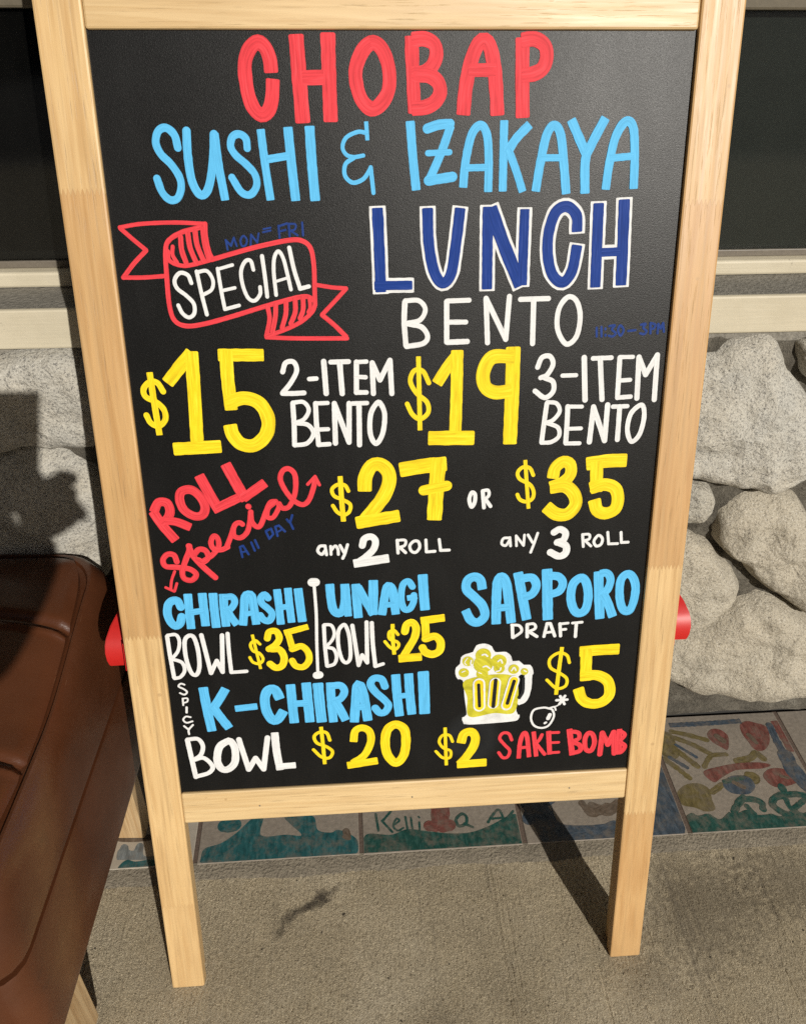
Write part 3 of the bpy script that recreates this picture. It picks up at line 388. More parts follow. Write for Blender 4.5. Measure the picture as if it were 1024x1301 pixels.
STONES = [[(0.6931,0.6926),(0.7169,0.7032),(0.745,0.7077),(0.7673,0.7051),(0.7816,0.6893),(0.7928,0.6711),(0.811,0.6502),(0.8325,0.6264),(0.864,0.5853),(0.8733,0.5492),(0.868,0.5171),(0.8477,0.5001),(0.8231,0.4895),(0.7885,0.4948),(0.7537,0.5026),(0.7081,0.512),(0.6612,0.5201),(0.6391,0.5695),(0.6324,0.6379),(0.6419,0.6804)],[(0.7971,0.6972),(0.8138,0.7009),(0.8451,0.696),(0.8708,0.6637),(0.8644,0.6366),(0.8367,0.6429),(0.8095,0.6654)],[(0.7018,0.5008),(0.7315,0.4945),(0.7476,0.4678),(0.7444,0.4384),(0.726,0.4296),(0.6922,0.4298),(0.6649,0.4554),(0.6661,0.4946)],[(0.7765,0.4771),(0.8024,0.4838),(0.8482,0.4793),(0.8829,0.4459),(0.9321,0.3731),(0.9641,0.2718),(0.9359,0.262),(0.8901,0.2918),(0.8481,0.3206),(0.8053,0.3619),(0.771,0.3925),(0.7567,0.4241),(0.7589,0.458)],[(0.7087,0.4152),(0.737,0.4055),(0.7808,0.366),(0.8153,0.3269),(0.8219,0.2909),(0.8016,0.2633),(0.7694,0.2308),(0.7264,0.2284),(0.6799,0.28),(0.6665,0.3862)],[(0.7611,0.223),(0.7937,0.2606),(0.8371,0.2837),(0.8727,0.2881),(0.9221,0.258),(0.98,0.2214),(1.0606,0.1465),(1.0641,0.0965),(1.0221,0.0881),(0.9622,0.0847),(0.8824,0.0809),(0.8072,0.0882),(0.7559,0.1124),(0.7233,0.1599),(0.7277,0.2031)],[(-0.2154,0.6931),(-0.1602,0.7034),(-0.1055,0.7127),(-0.0623,0.7107),(-0.0316,0.6882),(-0.0309,0.6365),(-0.051,0.5913),(-0.0904,0.5837),(-0.1366,0.5876),(-0.2127,0.5825),(-0.2466,0.6221)],[(-0.2564,0.5614),(-0.1958,0.5763),(-0.1473,0.5824),(-0.1023,0.5728),(-0.0674,0.5483),(-0.0519,0.4868),(-0.0642,0.4221),(-0.1077,0.3617),(-0.1968,0.345),(-0.2988,0.3579),(-0.3077,0.4602)],[(0.8615,0.6199),(0.889,0.6247),(0.9351,0.583),(0.9559,0.5087),(0.9229,0.4906),(0.89,0.5238)],[(0.9088,0.4649),(0.9502,0.4764),(1.0139,0.4263),(1.0647,0.3214),(1.0314,0.276),(0.9726,0.3108)]]
TILE_ART = [
 ('painting', 'tyellow', 4,
  '95r:7733,3557 7974,3475 8263,3349|100r:7741,3425 7984,3280 8213,3075|105r:7614,3288 7772,3057 7918,2848|96r:7431,3018 7586,2824 7712,2636|322r:7579,3420 7572,3164|77r:8027,2825 8147,2970 8265,3040 8477,3042|0P:7358,2313 7574,2499 7813,2527 7949,2416 7924,2219 7910,2053 7750,2022 7606,2100 7471,2137 7369,2199|99r:7977,2357 8073,2408 8175,2474|126r:8605,2903 8831,2941 8973,3025 9049,2926|121r:8675,2632 8788,2595 8726,2510 8626,2576'),
 ('painting', 'tred', 4,
  '0P:8311,3453 8409,3555 8534,3561 8625,3482 8646,3366 8540,3132 8454,3185 8341,3305|0P:8951,3627 9093,3692 9237,3642 9369,3566 9351,3368 9254,3181 9099,3070 8982,3109 8942,3265 8909,3447|0P:7979,2732 8311,2822 8640,2861 8950,2850 9120,2790 8952,2734 8693,2736 8479,2720 8225,2602 8069,2530|0P:8914,2616 9047,2712 9208,2723 9337,2663 9413,2465 9209,2385 9003,2381 8914,2498|123b:9560,3655 9572,3289 9574,3033'),
 ('painting', 'tblue', 4,
  '97b:7750,3689 8295,3687 8986,3699|123r:9443,3578 9426,3266 9430,2979|271r:9442,2947 9434,2702 9512,2429 9582,2308|57r:7718,3282 7968,3019|69r:7531,3042 7743,2829|0P:8200,2487 8356,2609 8543,2626 8676,2573 8696,2410 8556,2290 8379,2287 8248,2339'),
 ('painting', 'tgreen', 4,
  '0P:7361,1899 7524,2010 7603,1958 7783,1979 7915,1875 8108,1990 8162,1940 8387,2007 8498,1917 8642,1908 8744,1915 8870,1865 9118,1972 9231,1896 9481,1948 9383,1551 8841,1588 8237,1592 7374,1597|109r:8183,1993 8316,2136 8429,2227|109r:8418,2200 8583,2175 8669,2113 8647,2003|83r:8415,2074 8479,1932|112r:9106,2383 9110,2253|116r:9104,2239 8913,2181 8828,2074 8888,1960 8978,1885|117r:9097,2225 9288,2227 9465,2173|83r:9084,2170 9070,2031 9141,1916|90r:9155,1997 9327,2097 9465,2173|80r:8247,2527 8551,2581'),
 ('painting', 'tbrown', 4,
  '109r:8462,3410 8530,3309|72r:9002,3408 9066,3241|80r:8391,2503 8505,2408|61r:9190,2568 9277,2533'),
 ('painting', 'tblue', 3,
  '0P:5424,2339 5516,1956 6400,1962 6587,2330 7367,2847 7285,1667 6416,1620 5427,1657|209r:5400,2409 5184,2332 5014,2077|328r:5196,2270 5273,2025 5378,1739 5790,1711 6317,1791|276r:5078,2327 5189,2030 5286,1700|213b:5353,1628 5762,1600 6305,1677'),
 ('painting', 'tbrown', 3,
  '156r:6037,2230 6248,2127 6442,2248|125r:5891,2285 6003,2099 6273,2214'),
 ('painting', 'tgreen', 2,
  '0P:2547,1974 2917,1950 3170,2025 3498,1966 3825,1912 4117,1915 4424,2011 4791,2176 4896,2050 4839,1640 4283,1641 3468,1665 2979,1640 2515,1654|39r:2706,2315 2735,2031|39r:2941,2347 2805,2189|38r:2797,2190 2940,1994|33r:2968,2108 3056,2173 3017,2213 2959,2095 3024,2011 3110,2052|33r:3153,2237 3170,2015|33r:3236,2217 3244,2010|33r:3355,2129 3352,2003|33r:3354,2224 3362,2209|50rc:4011,2228 3915,2139 3944,2029 4053,2059 4077,2176|44r:4032,2060 4149,1996|39r:4390,2060 4496,2195 4592,2261 4645,2067|39r:4462,2117 4633,2124|39r:4670,2089 4800,2223'),
 ('painting', 'tred', 2,
  '224r:3666,2372 3662,2132|187r:3589,2043 3507,2058|187r:3692,2027 3808,2052|169r:3754,2390 3738,2174'),
 ('painting', 'tteal', 1,
  '0P:148,1739 185,1906 411,1978 632,2140 853,2374 1013,2410 995,2071 1353,2056 1592,2031 1426,2222 1340,2365 1747,2347 1831,2104 2031,2046 2152,2083 2409,1910 2391,1673 2070,1660 1446,1685 908,1637 485,1640 175,1674|215r:441,2265 581,2269'),
 ('painting', 'tbrown', 1,
  '106r:2252,2054 2271,1986|74r:2230,1966 2290,1940'),
 ('painting', 'tgrey', 0,
  '0P:-1058,1825 -1072,1947 -1046,1982 -1036,2043 -984,2059 -933,2024 -910,1960 -840,1943 -821,2016 -785,2063 -713,2034 -669,1847 -406,1853 -306,1774 -967,1806'),
 ('painting', 'tteal', 0,
  '0P:-1016,1669 -978,1752 -902,1804 -786,1768 -614,1783 -501,1763 -481,1643 -716,1626 -934,1635'),
 ('painting', 'tmaroon', 0,
  '49r:-1072,2336 -960,2341 -866,2322|91r:-1001,2318 -1000,2254|31r:-845,2328 -691,2354'),
 ('painting', 'tbrown', 0,
  '0P:-1101,2197 -984,2228 -820,2191 -640,2192 -582,2112 -800,2082 -1094,2109'),
]


# ---------------------------------------------------------------- painted strokes as thin raised geometry
def catmull(P, closed, step):
    n = len(P); out = []
    segs = n if closed else n - 1
    for i in range(segs):
        p1, p2 = P[i % n], P[(i + 1) % n]
        p0 = P[(i - 1) % n] if (closed or i > 0) else p1 + (p1 - p2)
        p3 = P[(i + 2) % n] if (closed or i + 2 < n) else p2 + (p2 - p1)
        k = max(2, int((p2 - p1).length / step))
        for j in range(k):
            t = j / k
            out.append(.5 * ((2 * p1) + (p2 - p0) * t + (2 * p0 - 5 * p1 + 4 * p2 - p3) * t * t + (3 * p1 - p0 - 3 * p2 + p3) * t ** 3))
    out.append(P[0].copy() if closed else P[-1].copy())
    return out
def art_mesh(name, data, to3d, wob=.035, base=.0, dz=.00003, thick=.00010):
    """to3d(a, b, h) places a point of the flat drawing at height h above its surface"""
    V = []; F = []; UV = []
    k = 0
    for s in data.split('|'):
        head, pts = s.split(':')
        P = [Vector([float(q) * 1e-4 for q in p.split(',')]) for p in pts.split()]
        wd = float(''.join(c for c in head if c.isdigit())) * 1e-4
        flags = ''.join(c for c in head if c.isalpha())
        if 'P' in flags:
            b0 = len(V)
            Q = catmull(P, True, .003)[:-1]
            V += [to3d(q.x, q.y, base + thick + k * dz) for q in Q]; F.append(list(range(b0, b0 + len(Q)))); UV.append([(q.x * 12, q.y * 12) for q in Q])
            k += 1; continue
        chunks = [[P[i], P[i + 1]] for i in range(len(P) - 1)] if 'p' in flags else [P]
        for ch in chunks:
            closed = 'c' in flags and 'p' not in flags
            L = catmull(ch, closed, max(.0007, wd * .18)); n = len(L)
            dirs = []
            for i in range(n):
                a = L[(i - 1) % (n - 1)] if closed else L[max(0, i - 1)]; b = L[(i + 1) % (n - 1)] if closed else L[min(n - 1, i + 1)]
                d = (b - a); dirs.append(d.normalized() if d.length > 1e-9 else Vector((1, 0)))
            rows = []   # (centre, direction, half width)
            ph = rnd.random() * 100
            hw = wd / 2
            for i in range(n): rows.append((L[i], dirs[i], hw * (1 + wob * 2 * mnoise.noise(Vector((i * .35, ph, 0))))))
            if closed: rows[-1] = rows[0]
            else:
                if 'e' in flags: prof = [(.10, 1.0), (.14, .985), (.165, .93)]
                elif 'b' in flags: prof = [(-.02, 1.0), (.025, .985), (.055, .94), (.075, .86), (.088, .74)]
                else: prof = [(.5 * math.sin(R(q)), math.cos(R(q))) for q in (18, 36, 54, 70, 82)]
                h0 = [(rows[0][0] - dirs[0] * wd * a, dirs[0], hw * b) for a, b in reversed(prof)]
                h1 = [(rows[-1][0] + dirs[-1] * wd * a, dirs[-1], hw * b) for a, b in prof]
                rows = h0 + rows + h1
            acc = 0; b0 = len(V); m = len(rows)
            for i, (c, d, h) in enumerate(rows):
                if i: acc += (c - rows[i - 1][0]).length
                nx = Vector((-d.y, d.x)); z = base + thick + k * dz + dz * .7 * i / m
                V.append(to3d(*(c + nx * h), z)); V.append(to3d(*(c - nx * h), z))
                if i:
                    a = b0 + 2 * i; F.append([a - 2, a - 1, a + 1, a]); UV.append([(pa * 6 + ph, 0), (pa * 6 + ph, 1), (acc * 6 + ph, 1), (acc * 6 + ph, 0)])
                pa = acc
            k += 1
    me = bpy.data.meshes.new(name); me.from_pydata([tuple(v) for v in V], [], F)
    uvl = me.uv_layers.new(name='UVMap')
    li = 0
    for f in UV:
        for u in f: uvl.data[li].uv = (u[0], u[1] * 1.0); li += 1
    me.update(); return me

# ---------------------------------------------------------------- the ground
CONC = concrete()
gm = bpy.data.meshes.new('pavement'); s_ = 60
gm.from_pydata([(-s_, -3.4, -.004), (s_, -3.4, -.004), (s_, s_, -.004), (-s_, s_, -.004)], [], [(0, 1, 2, 3)])
obj('pavement', gm, plain('far_concrete', (.44, .385, .28), .93), kind='structure')
gm2 = bpy.data.meshes.new('added_road'); gm2.from_pydata([(-s_, -s_, -.13), (s_, -s_, -.13), (s_, -3.55, -.13), (-s_, -3.55, -.13)], [], [(0, 1, 2, 3)])
obj('added_road', gm2, plain('asphalt', (.05, .05, .052), .95, .5, 200), kind='structure')  # unseen dark street ground, added to cut bounce light
box('kerb', (-s_, s_, -3.552, -3.402, -.15, -.002), plain('kerb_stone', (.30, .28, .25), .9), kind='structure', bev=.01)
# the slab in view, fine enough to carry real relief
bm = bmesh.new(); bmesh.ops.create_grid(bm, x_segments=1150, y_segments=420, size=1)
for v in bm.verts: v.co = Vector((.36 + v.co.x * .80, -.140 + v.co.y * .29, 0))
me = bpy.data.meshes.new('pavement'); bm.to_mesh(me); bm.free()
for p in me.polygons: p.use_smooth = True
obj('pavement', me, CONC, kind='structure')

# smooth trowelled strip in front of the tiles
bm = bmesh.new(); nx = 180
for i in range(nx + 1):
    x = -1.4 + 3.4 * i / nx
    n1 = mnoise.noise(Vector((x * 9, 0, 0))) * .004 + mnoise.noise(Vector((x * 40, 3, 0))) * .0015
    for (y, z) in ((.138 + n1, -.004), (.147 + n1, .0012), (.157, .0038), (.1662, .0062), (.1685, .0068)):
        bm.verts.new((x, y, z + .0006 * mnoise.noise(Vector((x * 60, y * 60, 0)))))
bm.verts.ensure_lookup_table()
for i in range(nx):
    for j in range(4):
        a = i * 5 + j; bm.faces.new([bm.verts[a], bm.verts[a + 5], bm.verts[a + 6], bm.verts[a + 1]])
EDGE = plain('trowelled_cement', (.20, .172, .128), .95, 1.0, 260, .75, .004)
obj('cement_strip', from_bm(bm, 'cement_strip', True), EDGE, kind='structure')

# ---------------------------------------------------------------- tiles painted by children
tiles_root = empty('tile_row', (0, .165, 0), 'row of hand painted ceramic tiles laid along the foot of the stone wall', 'tiles')
box('grout_bed', (-1.45, 2.2, .002, .222, .0005, .0062), GROUT, tiles_root)
tile_edges = [-1.193, -.953, -.713, -.473, -.233, .007, .247, .488, .738, .966, 1.206, 1.446, 1.69]
TILES = {}
tiles_fix = [-5]
for i in range(len(tile_edges) - 1):
    x0, x1 = tile_edges[i] + .0030, tile_edges[i + 1] - .0030
    b = bmesh.new(); box_bm(b, x0, x1, .1665 - .165, .386 - .165, .0036, .0072, bev=.0010)
    for v in b.verts:
        v.co.x += .0012 * mnoise.noise(v.co * 9 + Vector((i, 0, 0))); v.co.y += .0010 * mnoise.noise(v.co * 7 + Vector((3, i, 0)))
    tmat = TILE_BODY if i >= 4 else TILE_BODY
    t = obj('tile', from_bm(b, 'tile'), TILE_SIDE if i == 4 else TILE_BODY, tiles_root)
    TILES[i] = t
def tile_at(x):
    for i in range(len(tile_edges) - 1):
        if tile_edges[i] <= x < tile_edges[i + 1]: return i
lab = {0: 'cream tile painted with grey battlements and teal water', 1: 'tile painted with a large teal dinosaur like shape', 2: 'tile painted with green ground and a child\'s name',
       3: 'tile painted with slate blue borders round a brown blot', 4: 'tile painted with two figures, red clouds and a yellow sun over green grass'}
for ti in range(5): TILES[ti + 4]['label'] = lab[ti]
lift = {}
for name, mat, ti, data in TILE_ART:
    idx = ti + 4
    x0, x1 = tile_edges[idx] + .0042, tile_edges[idx + 1] - .0042
    for piece in data.split('|'):
        lv = lift.get(idx, 0); lift[idx] = lv + 1
        f = lambda a, b, h, x0=x0, x1=x1: (min(max(a, x0), x1), min(max(b, .1680), .3845) - .165, .00722 + h)
        obj('painted_shape', art_mesh('painted_shape', piece, f, wob=.14, base=lv * .000012, dz=.00001, thick=.00004), TPM[mat], TILES[idx])

# ---------------------------------------------------------------- the stone wall with its window
wall_root = empty('stone_wall', (0, .387, 0), 'river stone wall set in grey mortar, below the cream window sill', 'wall')
WY = .387
bm = bmesh.new()
x0, x1, z0, z1 = -2.2, 3.0, .034, .712
nx, nz = 420, 70
for j in range(nz + 1):
    for i in range(nx + 1):
        x = x0 + (x1 - x0) * i / nx; z = z0 + (z1 - z0) * j / nz
        p = Vector((x, 0, z)); d = .012 * mnoise.noise(p * 14) + .008 * mnoise.noise(p * 45) + .004 * mnoise.noise(p * 120) + .004
        bm.verts.new((x, -d * min(1, (z1 - z) / .02), z))
bm.verts.ensure_lookup_table()
for j in range(nz):
    for i in range(nx):
        a = j * (nx + 1) + i; bm.faces.new([bm.verts[a], bm.verts[a + 1], bm.verts[a + nx + 2], bm.verts[a + nx + 1]])
obj('mortar_bed', from_bm(bm, 'mortar_bed', True), MORTAR, wall_root)
# lip of mortar under the lowest stones, with the open gap beneath it
bm = bmesh.new(); n = 340
prof = [(.02, .0245), (-.004, .0250), (-.012, .028), (-.012, .037), (-.006, .046), (.02, .056)]
for i in range(n + 1):
    x = x0 + (x1 - x0) * i / n
    for (y, z) in prof:
        q = Vector((x * 22, z * 60, y * 30)); bm.verts.new((x, y + .005 * mnoise.noise(q), z + (.0025 if z > .02 else .0012) * mnoise.noise(q + Vector((7, 3, 1)))))
bm.verts.ensure_lookup_table()
for i in range(n):
    for j in range(5):
        a = i * 6 + j; bm.faces.new([bm.verts[a], bm.verts[a + 6], bm.verts[a + 7], bm.verts[a + 1]])
obj('mortar_lip', from_bm(bm, 'mortar_lip', True), MORTAR, wall_root)
box('gap_shade', (x0, x1, .006, .06, -.05, .033), plain('gap_shade_dark', (.03, .028, .025), .9), wall_root)  # near-black colour stands in for the shade inside the open gap

def stone_mesh(poly, H, seed, rings=34, per=150):
    P = [Vector(p) for p in poly]; c0 = sum(P, Vector((0, 0))) / len(P); P = [c0 + (p - c0) * 1.035 for p in P]
    L = catmull(P, True, .004)[:-1]
    tot = [0]
    for i in range(len(L)): tot.append(tot[-1] + (L[(i + 1) % len(L)] - L[i]).length)
    B = []
    for k in range(per):
        s = tot[-1] * k / per; i = max(j for j in range(len(L)) if tot[j] <= s)
        t = (s - tot[i]) / max(1e-9, tot[i + 1] - tot[i]); B.append(L[i].lerp(L[(i + 1) % len(L)], t))
    c = Vector((sum(b.x for b in B) / per, sum(b.y for b in B) / per))
    V = []; F = []
    r_ = random.Random(seed); tilt = Vector((r_.uniform(-.12, .12), r_.uniform(-.10, .10)))
    prof = []
    for k in range(rings + 1):
        t = k / rings
        a = (1 - t) * math.pi / 2      # t 0 = rim, 1 = centre
        prof.append(t)
    for k in range(rings):
        t = k / rings; s = 1 - t ** 1.6                       # 1 at rim ... 0
        s = math.cos(t * math.pi / 2) ** .75 if t > 0 else 1.0
        h = (1 - s ** 5.5) ** .62
        for b in B:
            q = c + (b - c) * s
            d = -H * h + (q - c).dot(tilt) * h
            p3 = Vector((q.x * 13 + seed, d * 8, q.y * 13))
            rg = 1 - 2.2 * abs(mnoise.noise(p3 * 1.3 + Vector((5, 2, 9))))
            d += -(.012 * mnoise.noise(p3) + .006 * mnoise.noise(p3 * 2.7) + .0022 * mnoise.noise(p3 * 6) + .0014 * mnoise.noise(p3 * 15) + .004 * rg) * min(1, h * 2)
            d += .014 * (1 - t) ** 6
            w_ = .0022 * mnoise.noise(Vector((q.x * 40, q.y * 40, seed)))
            V.append((q.x + w_, d, q.y + w_))
    V.append((c.x, -H - .011 * mnoise.noise(Vector((c.x * 13 + seed, 0, c.y * 13))), c.y))
    for k in range(rings - 1):
        for i in range(per):
            a = k * per + i; b2 = k * per + (i + 1) % per
            F.append((a, b2, b2 + per, a + per))
    for i in range(per): F.append(((rings - 1) * per + i, (rings - 1) * per + (i + 1) % per, len(V) - 1))
    bm = bmesh.new(); vs_ = [bm.verts.new(v) for v in V]
    for f in F: bm.faces.new([vs_[i] for i in f])
    me = from_bm(bm, 'stone', True)
    # make sure it faces the street
    if sum(p.normal.y for p in me.polygons) > 0: me.flip_normals()
    return me
mats = [0, 2, 2, 1, 1, 1, 0, 0, 1, 2]
hs = [.040, .030, .024, .042, .040, .050, .036, .040, .035, .035]
for i, poly in enumerate(STONES): obj('stone', stone_mesh(poly, hs[i], i * 3.3 + 1), STONE_M[mats[i]], wall_root)
# the rest of the wall: behind the board and beyond the frame
def fill(x0, x1, seed):
    r_ = random.Random(seed); z = .055
    rows = [(.055, .20), (.21, .36), (.375, .52), (.535, .69)]
    for (a, b) in rows:
        x = x0 + r_.uniform(0, .03)
        while x < x1 - .07:
            wd = min(r_.uniform(.13, .24), x1 - x)
            cx_, cz_ = x + wd / 2, (a + b) / 2; n_ = 9; pts = []
            for k in range(n_):
                an = 2 * math.pi * k / n_; rr = r_.uniform(.88, 1.06)
                cxn = math.copysign(abs(math.cos(an)) ** .75, math.cos(an)); szn = math.copysign(abs(math.sin(an)) ** .75, math.sin(an))
                pts.append((cx_ + wd / 2 * .97 * cxn * rr, cz_ + (b - a) / 2 * szn * rr))
            obj('stone', stone_mesh(pts, r_.uniform(.03, .045), r_.random() * 50, 9, 30), STONE_M[r_.randrange(3)], wall_root)
            x += wd + .012
fill(.06, .60, 3); fill(1.10, 2.9, 5); fill(-2.1, -.33, 9)

# window: fascia, ledge, bead, frame, panes
win = empty('window', (0, .387, .712), 'dark shopfront window above the cream sill, behind the menu board', 'window')
def wbox(name, x0, x1, y0, y1, z0, z1, mat, bev=.002, label=None): 
    return box(name, (x0, x1, y0 - .387, y1 - .387, z0 - .712, z1 - .712), mat, win, bev, label)
wbox('sill_board', -2.2, 3.0, .376, .3835, .7145, .7610, CREAM, .0025, 'cream painted sill board')
wbox('sill_ledge', -2.2, 3.0, .3838, .52, .700, .7597, LEDGE, .001, 'weathered grey ledge behind the sill board')
wbox('bottom_bead', -2.2, 3.0, .447, .50, .7598, .7780, CREAM, .003, 'cream bead along the foot of the window')
wbox('bottom_frame', -2.2, 3.0, .462, .50, .7783, .7865, FRAME_BROWN, .001, 'thin brown frame under the panes')
wbox('header', -2.2, 3.0, .455, .60, 1.040, 1.16, HEADER, .003, 'tan painted header over the panes')
wbox('drip_board', -2.2, 3.0, .379, .445, 1.165, 1.235, CREAM, .003, 'cream board the top of the menu board rests on')
wbox('mullion', .26, .31, .460, .50, .7868, 1.0375, CREAM, .002)
m = NT('window_glass'); m.t.nodes.remove(m.b)
tr = m.n('ShaderNodeBsdfTransparent'); tr.inputs[0].default_value = (.42, .44, .43, 1)
gl = m.n('ShaderNodeBsdfGlossy'); gl.inputs['Roughness'].default_value = .06
fr = m.n('ShaderNodeFresnel'); fr.inputs[0].default_value = 1.5; mx = m.n('ShaderNodeMixShader')
m.l(fr.outputs[0], mx.inputs[0]); m.l(tr.outputs[0], mx.inputs[1]); m.l(gl.outputs[0], mx.inputs[2])
df = m.n('ShaderNodeBsdfDiffuse'); df.inputs[0].default_value = (.5, .48, .44, 1); mx2 = m.n('ShaderNodeMixShader')
dn = m.val(m.noise(m.coord(scale=(3, 1, 1)), 4, 4, .6), .3, .8, .003, .009); m.l(dn, mx2.inputs[0])
m.l(mx.outputs[0], mx2.inputs[1]); m.l(df.outputs[0], mx2.inputs[2]); m.l(mx2.outputs[0], m.out.inputs[0]); GLASS = m.m
wbox('pane', -2.15, .2595, .4640, .4690, .7870, 1.0385, GLASS, 0)
wbox('pane', .3105, 2.95, .4640, .4690, .7870, 1.0385, GLASS, 0)
INT = plain('dark_interior', (.012, .012, .013), .8)
wbox('room_back', -2.2, 3.0, 1.2, 1.22, .70, 1.2, INT, 0, 'unlit room behind the glass')
wbox('room_floor', -2.2, 3.0, .521, 1.199, .70, .705, INT, 0)
BACKING = plain('grey_backing', (.40, .405, .37), .75, .1, 30, .12)
wbox('backing', .32, 2.9, .4720, .4745, .787, 1.0385, BACKING, 0, 'smooth grey blind added behind the right pane to lighten it')  # invented grey surface, placed to make the right pane lighter
up = box('upper_wall', (-2.2, 3.0, .446, .60, 1.161, 3.0), STUCCO); tag(up, 'plain cream stucco wall above the window header', 'wall')

box('added_soffit', (-2.4, 3.2, -1.55, .60, 2.45, 2.50), plain('added_soffit_board', (.07, .05, .035), .7), kind='structure')  # unseen overhang added to block sky light from above
sw = box('added_side_wall', (-2.55, -2.25, -3.2, .60, 0, 3.0), plain('added_wall_brown', (.10, .08, .06), .9)); tag(sw, 'brown wall added far to the left of the bench to block sky light', 'wall')  # unseen wing wall added to block sky light from the left
# unseen two storey block added across the street, left of the sun, to cut skylight
added_block = empty('building', (-12.5, -17.0, 0), 'unseen brown two storey building added across the street to cut sky light', 'building')
BRK = plain('brown_render', (.14, .105, .08), .9, .3, 3); DG = plain('dark_pane', (.02, .022, .025), .1)
box('wall', (-14, 14, -6, 0, 0, 9.5), BRK, added_block); box('parapet', (-14.1, 14.1, -.25, .12, 9.501, 9.9), BRK, added_block)
for fl in (1.0, 5.2):
    for k in range(8):
        x = -12.6 + k * 3.3
        f_ = box('window_frame', (x, x + 1.9, .002, .08, fl, fl + 2.2), CREAM, added_block); box('glass', (x + .12, x + 1.78, .0805, .09, fl + .12, fl + 2.08), DG, f_)

# ---------------------------------------------------------------- the menu board
TH = R(-16)
sign = empty('menu_board', (0, 0, 0), 'folded wooden sandwich board with a hand lettered black menu panel, leaning against the wall', 'menu board', rot=(TH, 0, 0))
LTOP = 1.258
WP = .0405
jl = (.137, .508, .955); jr = (.236, .566, .94)
woodL = wood('pine_left', [j for j in jl], .3); woodR = wood('pine_right', [j for j in jr], 2.3)
woodB = wood('pine_rail_lower', (), 4.7, axis='x', light=(.66, .49, .26), dark=(.53, .36, .17)); woodT = wood('pine_rail_upper', (), 5.9, axis='x', light=(.64, .47, .25), dark=(.50, .335, .155))
BV = .0022
box('post', (0, WP, 0, .017, 0, LTOP), woodL, sign, BV, 'left post of finger jointed pine')
box('post', (.570, .6105, 0, .017, 0, LTOP), woodR, sign, BV, 'right post of finger jointed pine')
box('rail', (WP + .0002, .5698, .001, .016, .2565, .2985), woodB, sign, BV, 'lower rail under the black panel')
box('rail', (WP + .0002, .5698, .001, .016, 1.080, 1.128), woodT, sign, BV, 'upper rail over the black panel')
box('rail', (WP + .0002, .5698, .001, .016, 1.212, 1.254), woodT, sign, BV, 'top rail carrying the hinges')
panel = box('chalkboard_panel', (WP - .004, .574, .0050, .0085, .2965, 1.083), chalk(), sign, 0, 'matt black panel lettered by hand')
order = {}
for gi, (name, mat, label, data) in enumerate(ART):
    base = 0.00012
    if 'dark blue letters outlined' in label: base = .0005
    if name == 'drawing' and 'mug' in label:
        base = {'white outline': .0001, 'olive yello': .0003, 'white curls ': .0007, 'yellow bars': .0013, 'black bars ': .0016}.get(label[:13].strip() if label[:13].strip() in ('white outline',) else label[:11] if label[:11] in ('olive yello', 'yellow bars', 'black bars ') else label[:12], .0001)
    f = lambda a, b, h: (a, .0050 - h, b)
    obj(name, art_mesh(name, data, f, base=base), PM[mat], panel, label)
# screws in the lower rail
for x in (.13, .31, .50):
    bm = bmesh.new(); bmesh.ops.create_uvsphere(bm, u_segments=10, v_segments=6, radius=.0011)
    for v in bm.verts: v.co = Vector((v.co.x + x, v.co.y * .5 + .001, v.co.z + .276))
    obj('pin', from_bm(bm, 'pin', True), FRAME_BROWN, sign)
# the rear leaf, folded flat against the front one
woodK = wood('pine_rear', (), 8.1)
for x in (0.001, .5735): box('rear_post', (x, x + .036, .0185, .0345, .004, LTOP - .003), woodK, sign, BV)
for a_, b_ in ((.262, .300), (1.075, 1.12), (1.212, 1.252)): box('rear_rail', (.0375, .5730, .0195, .0335, a_, b_), woodB, sign, BV)
box('rear_panel', (.036, .574, .0250, .0285, .298, 1.078), panel.data.materials[0], sign)
for x in (.07, .48):
    hg = box('hinge', (x, x + .05, .0100, .0255, LTOP - .0022, LTOP + .0015), METAL, sign, .0005)
# red plastic keepers that clip the two leaves together
def keeper(side):
    # bent strap: a flat front tongue, then a shoulder that slopes back to the post
    x_in, x_out = (.0, -.0275) if side < 0 else (.6105, .6375)
    sgn = -1 if side < 0 else 1
    prof = []   # (outward amount 0..1, local y, z) outer skin
    outer = [(.93, .028, .4560), (.98, .025, .4640), (1.0, .024, .4740), (.985, .0255, .4830), (.93, .029, .4910), (.80, .038, .5010), (.52, .050, .5140), (.22, .060, .5260), (.04, .064, .5330)]
    w_ = abs(x_out - x_in)
    bm = bmesh.new(); rows = []
    for (o_, y_, z_) in outer:
        xo = x_in + sgn * (w_ * o_ + .0012); xi = x_in + sgn * .0004
        fr_ = [bm.verts.new((xo, y_, z_)), bm.verts.new((xi + sgn * w_ * o_ * .22, y_ + .0005, z_))]
        bk = [bm.verts.new((xo, y_ + .018, z_ - .002)), bm.verts.new((xi + sgn * w_ * o_ * .22, y_ + .018, z_ - .002))]
        rows.append((fr_[0], fr_[1], bk[1], bk[0]))
    for a, b in zip(rows, rows[1:]):
        for k in range(4): bm.faces.new([a[k], a[(k + 1) % 4], b[(k + 1) % 4], b[k]])
    bm.faces.new(rows[0]); bm.faces.new(rows[-1])
    bmesh.ops.recalc_face_normals(bm, faces=bm.faces)
    bmesh.ops.bevel(bm, geom=[e for e in bm.edges if not e.is_boundary and e.calc_face_angle(0) > .6], offset=.0011, segments=2, affect='EDGES')
    o = obj('keeper', from_bm(bm, 'keeper', True), REDP, sign, 'red plastic keeper on the %s edge' % ('left' if side < 0 else 'right'))
    # plate screwed to the post edge
    a, b = sorted((x_in + sgn * .0002, x_in + sgn * .0050))
    box('keeper_plate', (a, b, .012, .045, .458, .492), REDP, o, .0008)
keeper(-1); keeper(1)

